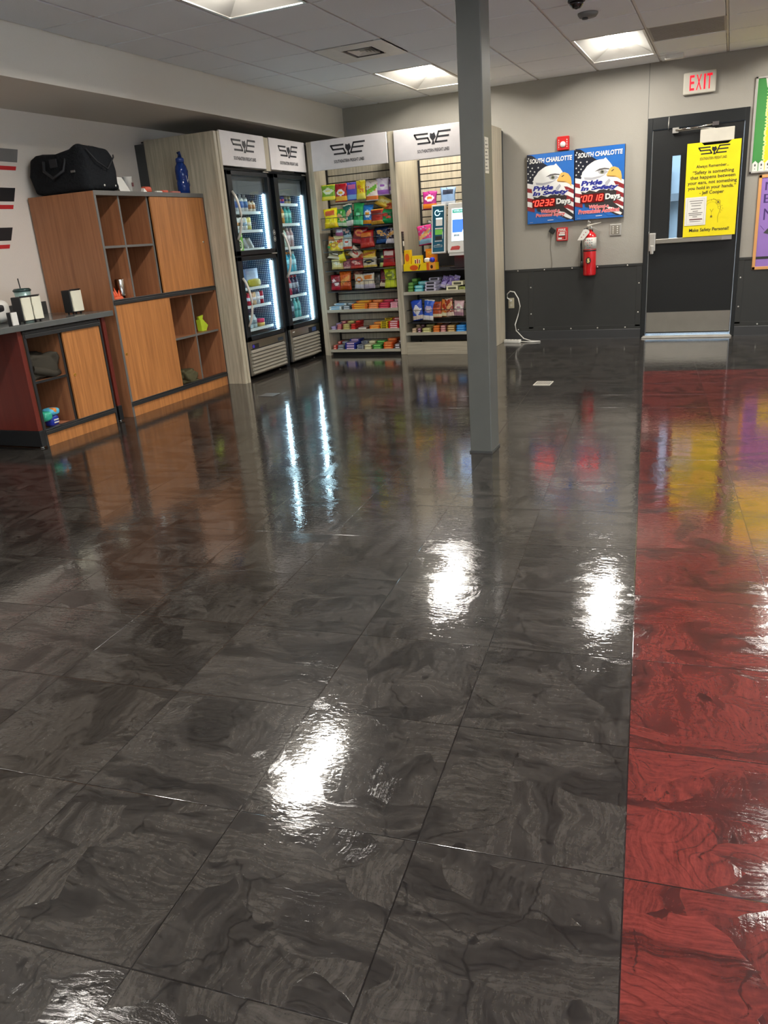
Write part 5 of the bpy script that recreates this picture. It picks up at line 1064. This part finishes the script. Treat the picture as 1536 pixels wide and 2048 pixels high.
for q in range(4):
    for r_ in range(4): a.rect(.06 + q * .24, .20 + q * .24, .05 + r_ * .24, .14 + r_ * .24, plain('label_ink_grey', (120, 122, 120), .5) if (q + r_) % 3 else plain('tag_print_red', (190, 120, 120), .6))
a.build('instruction_icons', t)
box('wall_bracket', (ex - .02, ex + .02, eyc + .06, YB, .95, 1.2), M['blk'], t)
# data plate, outlet, cord and strip
t = thing('wall_plate', 'square steel wall plate with six jacks beside the extinguisher', 'wall plate', (-1.153, YB - .01, 1.118))
box('plate', (-1.213, -1.093, YB - .012, YB, 1.118, 1.236), M['alu'], t, .003)
mb = MB(); mb.box(-1.198, -1.112, YB - .0135, YB - .012, 1.13, 1.222, plain('plate_insert_grey', (128, 122, 110), .4))
for i in range(2):
    for j in range(4): mb.box(-1.184 + i * .046, -1.172 + i * .046, YB - .016, YB - .0135, 1.14 + j * .021, 1.150 + j * .021, M['white'])
mb.build('jack', t)
t = thing('wall_outlet', 'cream duplex outlet low on the dark wainscot', 'outlet', (-2.33, YB - .02, .377))
box('plate', (-2.364, -2.294, YB - .02, YB - .014, .377, .495), plain('outlet_cream', (196, 188, 160), .4), t, .003)
mb = MB()
for z in (.41, .462): mb.lathe([(.014, 0), (.014, .004)], (-2.329, YB - .02, z), M['offwhite'], 14, (0, -1, 0))
mb.build('socket', t)
t = thing('extension_lead', 'white cord looping from the outlet to the power strip', 'cord', (-2.3, YB - .05, 0))
MB().cyl((-2.329, YB - .024, .465), (-2.329, YB - .055, .468), .013, M['white'], 12).build('plug', t)
MB().tube([(-2.329, YB - .05, .47), (-2.365, YB - .06, .50), (-2.365, YB - .062, .545), (-2.33, YB - .062, .575), (-2.28, YB - .06, .565), (-2.235, YB - .06, .49), (-2.215, YB - .06, .40), (-2.24, YB - .06, .29), (-2.275, YB - .065, .19), (-2.26, YB - .08, .12), (-2.16, YB - .12, .03), (-2.06, YB - .16, .007), (-1.95, YB - .20, .007), (-2.05, YB - .235, .007), (-2.17, YB - .225, .012)], .0065, M['white'], 8).build('cable', t)
t = thing('power_strip', 'white power strip lying on the floor beside the rack end panel', 'power strip', (-2.28, 9.2, 0))
mb = MB(); R = Matrix.Rotation(radians(-12), 3, 'Z'); mb.box(-2.372, -2.17, 9.15, 9.205, .0, .036, M['white'], R, Vector((-2.27, 9.18, 0))); mb.build('case', t, .005)
mb = MB()
for k in range(4): mb.box(-2.345 + k * .042, -2.322 + k * .042, 9.165, 9.19, .036, .0365, M['edge'], R, Vector((-2.27, 9.18, 0)))
mb.build('socket', t)
# exit sign
t = thing('exit_sign', 'white exit sign with red letters above the door', 'exit sign', (-.37, YB - .03, 2.412))
mb = MB(); mb.box(-.524, -.218, YB - .045, YB, 2.414, 2.614, M['offwhite']); mb.build('case', t, .012, seg=3)
a = Art((-.524, YB - .0455, 2.414), (1, 0, 0), (0, 0, 1), .306, .2)
for ch, u0, u1 in (('E', .20, .34), ('X', .40, .56), ('I', .63, .68), ('T', .72, .88)): a.text(ch, u0 - .012, u1 + .012, .15, .87, plain('exit_glow_edge', (246, 176, 176), .4), 0, .02); a.text(ch, u0, u1, .17, .85, emit('exit_red', (225, 4, 34), .9), 0, .01)
a.build('lettering', t)
# yellow poster on the door
yp = plain('poster_yellow', (238, 220, 28), .3); x0, z0, w_, h_ = -.452, 1.052, .507, .905; yy = dy0 - .08
t = thing('safety_poster', 'yellow safety quote poster hung on the black door', 'poster', (-.2, yy, z0))
mb = MB(); mb.prism([(x0, yy, z0), (x0 + w_, yy, z0), (x0 + w_, yy, z0 + h_), (x0 + w_ * .83, yy, z0 + h_), (x0 + w_ * .76, yy, z0 + h_ - .03), (x0 + w_ * .32, yy, z0 + h_ - .03), (x0 + w_ * .26, yy, z0 + h_), (x0, yy, z0 + h_)], (0, .003, 0), yp); mb.build('sheet', t)
ik = M['ink']; a = Art((x0, yy - .0003, z0), (1, 0, 0), (0, 0, 1), w_, h_)
a.logo(.22, .79, .865, .955, ik); a.text('SOUTHEASTERN FREIGHT LINES', .25, .75, .815, .843, ik, .1, .005)
for s, u0, u1, v0, v1 in (('Always Remember...', .19, .80, .725, .767), ('\u201cSafety is something', .13, .90, .66, .708), ('that happens between', .09, .93, .608, .655), ('your ears, not something', .045, .965, .553, .60), ('you hold in your hands.\u201d', .055, .955, .498, .545), ('- Jeff Cooper', .28, .74, .443, .49), ('Make Safety Personal!', .12, .88, .043, .09)): a.text(s, u0, u1, v0, v1, ik, .0, .012)
lg = plain('poster_line_olive', (120, 104, 30), .5)
a.ring(.53, .30, .085, .0022, lg, 20, -.35, pi + .2); a.ring(.53, .30, .06, .0015, lg, 20, 0, pi); a.stroke([(.69, .28), (.65, .2), (.66, .14)], .0022, lg); a.stroke([(.36, .28), (.36, .2), (.40, .14)], .0022, lg); a.stroke([(.5, .29), (.53, .26), (.56, .29)], .003, lg); a.stroke([(.53, .26), (.53, .22)], .0015, lg); a.ell(.53, .21, .02, .012, lg)
a.ring(.645, .36, .022, .0022, lg); a.ell(.645, .36, .02, .012, lg); a.ring(.675, .30, .014, .002, lg)
for u, v in ((.52, .385), (.56, .40), (.59, .39), (.72, .32), (.72, .27), (.70, .25), (.74, .29)): a.ell(u, v, .006, .004, lg)
a.rect(.02, .425, .125, .43, M['white']); a.stroke([(.06, .41), (.39, .41), (.39, .14), (.06, .14), (.06, .41)], .0012, M['edge'])
for v, u0, u1 in ((.385, .10, .36), (.36, .12, .34), (.335, .14, .32), (.30, .13, .33), (.275, .17, .27), (.255, .09, .36), (.235, .10, .34), (.215, .17, .26)): a.rect(u0, u1, v, v + .008, plain('print_grey', (130, 126, 122), .5))
a.rect(.11, .36, .185, .195, plain('print_maroon', (92, 26, 36), .5)); a.rect(.12, .33, .165, .17, plain('print_grey', (130, 126, 122), .5))
a.build('printed_face', t)
# bulletin boards, cut by the frame edge
t = thing('bulletin_board', 'yellow bulletin board with green grass edge and white picket border', 'bulletin board', (.75, YB - .01, 1.625))
bx0, bx1, bz0, bz1 = .145, 1.35, 1.622, 2.497
mb = MB()
for q in ((bx0, bx0 + .022, bz0, bz1), (bx1 - .022, bx1, bz0, bz1), (bx0, bx1, bz0, bz0 + .02), (bx0, bx1, bz1 - .02, bz1)): mb.box(q[0], q[1], YB - .022, YB, q[2], q[3], M['alu'])
mb.build('frame', t, .003)
a = Art((bx0 + .02, YB - .012, bz0 + .02), (1, 0, 0), (0, 0, 1), bx1 - bx0 - .04, bz1 - bz0 - .04); a.rect(0, 1, 0, 1, plain('board_yellow', (240, 214, 36), .6))
grn = plain('grass_green', (62, 140, 66), .7); rnd = random.Random(3)
pts = [(0, 0)] + [(.075 + .018 * rnd.random() * (k % 2), k / 60) for k in range(61)] + [(0, 1)]
pale = plain('grass_pale', (226, 236, 150), .7); a.poly([(0, 0)] + [(p[0] + .014, p[1]) for p in pts[1:-1]] + [(0, 1)], pale); a.poly(pts, grn)
a.poly([(.075, .90), (.12, .89), (.16, .915), (.24, .90), (.36, .92), (1, .90), (1, 1), (.06, 1)], M['white'])
for k in range(20):
    u = .004 + k * .05; a.poly([(u, 0), (u + .044, 0), (u + .044, .085), (u + .022, .115), (u, .085)], M['white']); a.ell(u + .022, .065, .006, .014, M['dkgrey']); a.ell(u + .022, .025, .004, .005, M['dkgrey'])
a.build('printed_paper', t)
t = thing('framed_notice_board', 'purple notice board in a light wood frame, below the yellow board', 'notice board', (.8, YB - .01, .68))
bx0, bx1, bz0, bz1 = .243, 1.35, .682, 1.602; fw_ = plain('light_oak_frame', (214, 156, 96), .45)
mb = MB()
for q in ((bx0, bx0 + .03, bz0, bz1), (bx1 - .03, bx1, bz0, bz1), (bx0, bx1, bz0, bz0 + .03), (bx0, bx1, bz1 - .03, bz1)): mb.box(q[0], q[1], YB - .024, YB + 0, q[2], q[3], fw_)
mb.build('frame', t, .003)
a = Art((bx0 + .028, YB - .018, bz0 + .028), (1, 0, 0), (0, 0, 1), bx1 - bx0 - .056, bz1 - bz0 - .056); a.rect(0, 1, 0, 1, plain('board_purple', (150, 116, 190), .7))
pen = plain('marker_violet', (70, 44, 110), .6)
a.text('NEW', .035, .40, .86, .95, pen); a.text('EVENTS', .03, .62, .72, .82, pen); a.text('NEWS', .04, .42, .53, .66, pen)
a.rect(.14, .62, .03, .33, plain('board_yellow', (240, 214, 36), .6)); a.rect(.68, .92, .1, .4, M['white'])
a.stroke([(.02, .47), (.055, .42)], .004, pen); a.poly([(.05, .385), (.10, .45), (.16, .44), (.12, .36)], M['dkgrey'])
a.build('printed_paper', t)
# ------------------------------------------------------------------ things on and in the cabinets
# duffel bag
def wp(q):
    f = (q.z - 1.79) / .3
    if f > .4: q.z += .05 * math.exp(-((q.x + 4.66) / .10) ** 2) * (f - .4) * 1.4; q.z += .012 * math.exp(-((q.y - 5.33) / .07) ** 2)
    q.x += .035 * max(0, .5 - f) if q.x > -4.8 else 0
    return q
ct = 1.7885
t = thing('duffel_bag', 'large black canvas duffel bag on top of the tall cabinet', 'bag', (-4.9, 5.36, ct))
mb = MB(); lump(mb, -5.19, -4.60, 5.17, 5.52, ct, 2.085, M['fabricblk'], 2, .24, .10, 34, True, 7.0, wp); mb.build('bag_body', t)
mb = MB(); mb.tube([(-5.0, 5.165, 2.03), (-4.99, 5.14, 1.96), (-4.9, 5.13, 1.90), (-4.8, 5.15, 1.95), (-4.79, 5.17, 2.03), (-4.8, 5.3, 2.09)], .012, plain('webbing_black', (34, 36, 40), .7), 8); mb.box(-4.93, -4.86, 5.148, 5.158, 1.98, 2.04, plain('webbing_black', (34, 36, 40), .7)); mb.build('carry_strap', t)
mb = MB(); mb.box(-4.74, -4.70, 5.156, 5.163, 1.93, 1.945, M['edge']); mb.build('logo_tab', t)
mb = MB()
for y in (5.33, 5.46): mb.lathe([(.008, 0), (.008, .004), (0, .006)], (-4.583, y, 1.83), M['white'], 12, (1, 0, -.1))
mb.build('snap', t)
mb = MB(); mb.tube([(-4.593, 5.20, 2.09), (-4.572, 5.28, 2.0), (-4.566, 5.38, 1.95), (-4.575, 5.48, 2.04), (-4.60, 5.51, 2.06)], .006, plain('webbing_black', (34, 36, 40), .7), 6); mb.tube([(-4.64, 5.3, 2.118), (-4.8, 5.33, 2.088), (-5.0, 5.34, 2.08), (-5.15, 5.34, 2.05)], .004, M['rail'], 6); mb.build('zipper', t)
t = thing('table_card', 'white standing card beside the duffel bag on the tall cabinet', 'card', (-4.64, 5.6, ct))
mb = MB(); mb.prism([(-4.60, 5.53, ct), (-4.60, 5.655, ct), (-4.655, 5.655 - .02, 1.905), (-4.655, 5.53, 1.905)], (-.003, 0, .001), M['white']); mb.prism([(-4.71, 5.53, ct), (-4.71, 5.655, ct), (-4.655, 5.635, 1.905), (-4.655, 5.53, 1.905)], (.003, 0, .001), M['white']); mb.build('folded_sheet', t)
t = thing('paper_cup', 'white paper cup with dark print next to the standing card', 'cup', (-4.66, 5.72, ct))
MB().lathe([(.03, 0), (.04, .118), (.043, .12), (.040, .122), (.037, .119), (.028, .01)], (-4.66, 5.705, ct), M['white'], 20).build('cup_body', t)
mb = MB(); mb.box(-4.624, -4.620, 5.71, 5.73, ct + .045, ct + .075, plain('print_maroon', (92, 26, 36), .5)); mb.build('printed_mark', t)
red2 = plain('coral_plastic', (214, 92, 66), .5)
mb = MB(); lump(mb, -4.66, -4.60, 5.86, 5.95, ct, ct + .05, red2, 5, .5, .2, 12); tag(mb.build('glove', None), 'crumpled coral red glove on the tall cabinet top', 'glove')
mb = MB(); mb.prism([(-4.60, 5.82, ct), (-4.60, 5.87, ct), (-4.61, 5.845, ct + .035)], (-.03, 0, 0), M['white']); tag(mb.build('paper_scrap', None), 'small white paper scrap before the coral red glove', 'paper')
t = thing('box_cutter', 'coral and white box cutter lying on the tall cabinet top', 'box cutter', (-4.6, 6.05, ct)); box('handle', (-4.615, -4.585, 6.06, 6.14, ct, ct + .022), red2, t, .006); box('blade_sleeve', (-4.612, -4.588, 5.98, 6.06, ct, ct + .014), M['white'], t, .003)
mb = MB(); lump(mb, -4.63, -4.58, 6.19, 6.32, ct, ct + .016, plain('coral_pale', (196, 112, 100), .6), 9, .4, .08, 10); tag(mb.build('cloth_strip', None), 'flat pale coral cloth strip near the blue water jug', 'cloth')
# blue water jug
bl = tinted('jug_blue', '1c3c86', .25); jx, jy = -4.66, 6.475
t = thing('water_jug', 'tall translucent blue water jug on top of the tall cabinet', 'water bottle', (jx, jy, ct))
MB().lathe([(.045, 0), (.055, .01), (.056, .10), (.050, .115), (.056, .13), (.056, .20), (.050, .235), (.034, .262), (.032, .27)], (jx, jy, ct), bl, 28).build('jug_body', t)
MB().lathe([(.038, .268), (.038, .30), (.030, .308)], (jx, jy, ct), plain('jug_cap_blue', (36, 62, 128), .35), 24).build('screw_cap', t)
MB().tube([(jx, jy - .01, ct + .305), (jx, jy - .014, ct + .35), (jx, jy + .004, ct + .358), (jx, jy + .022, ct + .31)], [.014, .013, .012, .010], plain('jug_cap_blue', (36, 62, 128), .35), 10).build('spout', t)
MB().tube([(jx + .01, jy + .045, ct + .24), (jx + .012, jy + .075, ct + .20), (jx + .012, jy + .078, ct + .08), (jx + .01, jy + .052, ct + .04)], .009, plain('jug_cap_blue', (36, 62, 128), .35), 10).build('carry_handle', t)
a = Art((jx + .0575, jy - .03, ct + .09), (0, 1, 0), (0, 0, 1), .06, .07); a.stroke([(.2, .9), (.45, .1), (.8, .85)], .004, M['white']); a.stroke([(.3, .3), (.7, .4)], .003, M['white']); a.build('printed_mark', t)
# cubby contents
zd = .947
t = thing('steel_tumbler', 'brushed steel tumbler standing in the open cubby', 'tumbler', (-4.70, 5.385, zd))
MB().lathe([(.034, 0), (.037, .006), (.042, .16), (.041, .166), (.037, .162), (.028, .01)], (-4.66, 5.395, zd), M['chrome'], 26).build('cup_body', t)
org = plain('orange_vinyl', (222, 92, 48), .5)
mb = MB()
for k in range(4):
    ang = k * .5; b_ = Vector((-4.62, 5.27 + .012 * k, zd)); tip = b_ + Vector((-.05 + .015 * k, -.055 + .025 * k, .15 - .022 * k)); mb.rings([[b_ + Vector((.014 * cos(q), .014 * sin(q), 0)) for q in (0, 1.57, 3.14, 4.71)], [(b_ + tip) / 2 + Vector((.018 * cos(q), .014 * sin(q), 0)) for q in (0, 1.57, 3.14, 4.71)], [tip + Vector((.002 * cos(q), .002 * sin(q), 0)) for q in (0, 1.57, 3.14, 4.71)]], org)
lump(mb, -4.65, -4.58, 5.22, 5.33, zd, zd + .035, org, 3, .6, .2, 10); tag(mb.build('orange_gloves', None), 'crumpled orange gloves in the cubby beside the steel tumbler', 'gloves')
mb = MB(); mb.lathe([(.008, 0), (.008, .012), (0, .016)], (-4.60, 5.425, zd), plain('tiny_red', (190, 40, 40), .4), 10); tag(mb.build('bottle_cap', None), 'tiny red cap on the cubby floor by the divider', 'cap')
yg = plain('hivis_yellow', (196, 220, 50), .6)
mb = MB(); mb.prism([(-4.64, 6.38, .69), (-4.64, 6.46, .70), (-4.64, 6.44, .655), (-4.64, 6.40, .65)], (-.02, 0, 0), yg); mb.prism([(-4.63, 6.39, .66), (-4.63, 6.43, .665), (-4.63, 6.505, .60), (-4.63, 6.47, .553), (-4.63, 6.40, .553)], (-.05, 0, 0), yg); tag(mb.build('hi_vis_glove', None), 'bright yellow glove on the lower cubby shelf', 'glove')
mb = MB(); lump(mb, -4.95, -4.68, 6.26, 6.40, .66, .90, plain('navy_cloth', (20, 26, 40), .9, 0, .1), 6, .5, .12, 14, False); lump(mb, -4.93, -4.70, 6.24, 6.38, .553, .7, plain('navy_cloth', (20, 26, 40), .9, 0, .1), 8, .5, .12, 12); tag(mb.build('navy_jacket', None), 'dark navy jacket stuffed behind the bright yellow glove', 'jacket')
olv = plain('olive_cloth', (84, 80, 58), .9, 0, .1)
mb = MB(); lump(mb, -4.86, -4.588, 5.99, 6.19, .107, .235, olv, 11, .6, .42, 26, True, 17, None, True); lump(mb, -4.70, -4.588, 6.10, 6.203, .107, .135, olv, 15, .5, .2, 12, True, 7, None, True); tag(mb.build('olive_cap', None), 'crumpled olive cloth cap in the bottom cubby', 'cap')
jk = plain('charcoal_fleece', (66, 62, 54), .95, 0, .1)
mb = MB(); lump(mb, -5.0, -4.59, 4.20, 4.515, .480, .66, jk, 21, .4, .28, 30, True, 11, None, True); mb.tube([(-4.60, 4.24, .56), (-4.585, 4.33, .53), (-4.59, 4.42, .50), (-4.62, 4.49, .50)], [.03, .028, .026, .03], jk, 10); tag(mb.build('folded_jacket', None), 'dark olive grey jacket folded on the low cabinet shelf', 'jacket')
t = thing('mini_snack_bag', 'small blue and green snack bag in the low cabinet', 'snack bag', (-4.66, 4.40, .107))
mb = MB(); lump(mb, -4.70, -4.62, 4.33, 4.42, .107, .20, foil('2038a8'), 31, .6, .12, 12); mb.build('bag_body', t)
mb = MB(); lump(mb, -4.71, -4.61, 4.27, 4.36, .16, .235, foil('38b090'), 32, .6, .25, 12, False); mb.build('bag_fold', t)
mb = MB(); lump(mb, -4.70, -4.60, 4.33, 4.44, .195, .245, foil('58b8d8'), 33, .6, .25, 12, False); lump(mb, -4.66, -4.60, 4.35, 4.39, .21, .25, foil('e08838'), 34, .6, .2, 10, False); mb.build('bag_top', t)
a = Art((-4.618, 4.35, .13), (0, 1, 0), (0, 0, 1), .06, .05); a.rect(.1, .9, .1, .3, M['white']); a.rect(.1, .9, .5, .7, M['white']); a.build('printed_mark', t)
t = thing('paper_booklet', 'thin tan booklet lying at the bottom of the low cabinet', 'booklet', (-4.64, 4.5, .106)); box('cover', (-4.78, -4.60, 4.425, 4.515, .106, .118), plain('booklet_tan', (186, 120, 88), .6), t); box('page_edge', (-4.60, -4.597, 4.43, 4.508, .107, .117), M['white'], t)
# counter things
zc = .888
def dispenser(x0, x1, y0, y1, slots, label):
    t = thing('napkin_dispenser', label, 'napkin dispenser', ((x0 + x1) / 2, (y0 + y1) / 2, zc), 'black napkin dispensers'); z0 = zc + .012; z1 = z0 + .17
    mb = MB(); mb.box(x0, x1 - .014, y0, y1, z0, z1, M['ink']); mb.build('case', t, .006, seg=3)
    n = slots; w_ = (y1 - y0) / n
    for k in range(n):
        a_, b_ = y0 + k * w_ + .006, y0 + (k + 1) * w_ - .006; mb = MB()
        mb.rings([[Vector((x1 - .014 + .016 * (1 if .0 < q / 6 < 1 else .6), a_ + (b_ - a_) * q / 6 + .002 * sin(j * 1.7 + k), z0 + .008 + (z1 - z0 - .014) * j / 8)) for q in range(7)] for j in range(9)], M['paper'], closed=False, caps=False)
        mb.box(x1 - .03, x1 - .001, a_ + .002, b_ - .002, z0 + .01, z1 - .008, M['paper']); mb.build('napkins', t)
    mb = MB(); mb.tube([(x1 - .01, y0 + .004, z1 + .003), (x1 - .01, y1 - .004, z1 + .004)], .0035, M['ink'], 6)
    for y in (y0 + .02, y1 - .02):
        for x in (x0 + .02, x1 - .03): mb.cyl((x, y, zc), (x, y, z0), .007, M['ink'], 8)
    mb.build('foot', t)
dispenser(-4.80, -4.70, 4.865, 4.985, 1, 'black napkin dispenser with one white stack, against the tall cabinet')
dispenser(-4.672, -4.573, 4.25, 4.437, 2, 'black napkin dispenser with two white stacks, near the small holder')
t = thing('sugar_holder', 'small black holder with white packets at the counter edge', 'packet holder', (-4.55, 4.11, zc))
box('case', (-4.572, -4.538, 4.095, 4.152, zc, zc + .092), M['ink'], t, .003); box('packets', (-4.5385, -4.528, 4.099, 4.149, zc + .002, zc + .09), M['white'], t, .002)
t = thing('teal_tumbler', 'pale teal tumbler with lid and dark straw behind the napkins', 'tumbler', (-4.93, 4.63, zc))
tm = plain('tumbler_teal', (160, 190, 186), .3, .3); tx, ty = -4.95, 4.63
MB().lathe([(.035, 0), (.038, .01), (.054, .14), (.060, .205)], (tx, ty, zc), tm, 24).build('cup_body', t)
MB().lathe([(.062, .203), (.066, .207), (.066, .215), (.055, .226), (.010, .228)], (tx, ty, zc), plain('lid_dark_teal', (40, 62, 60), .3), 24).build('lid', t)
MB().cyl((tx, ty, zc + .1), (tx - .012, ty - .004, zc + .30), .0045, M['ink'], 8).build('straw', t)
t = thing('white_appliance', 'rounded white countertop machine with black window, cut by the left edge', 'appliance', (-4.8, 4.1, zc))
mb = MB(); lump(mb, -5.16, -4.80, 3.98, 4.40, zc, 1.065, M['white'], 40, .5, .0, 22); mb.build('shell', t)
mb = MB(); lump(mb, -4.92, -4.794, 4.08, 4.32, .965, 1.03, M['ink'], 41, .5, .0, 14, False); mb.build('window_opening', t)
# ------------------------------------------------------------------ tidy up
for o in bpy.data.objects:
    for kk in ('org', 'rotz'):
        if kk in o.keys(): del o[kk]
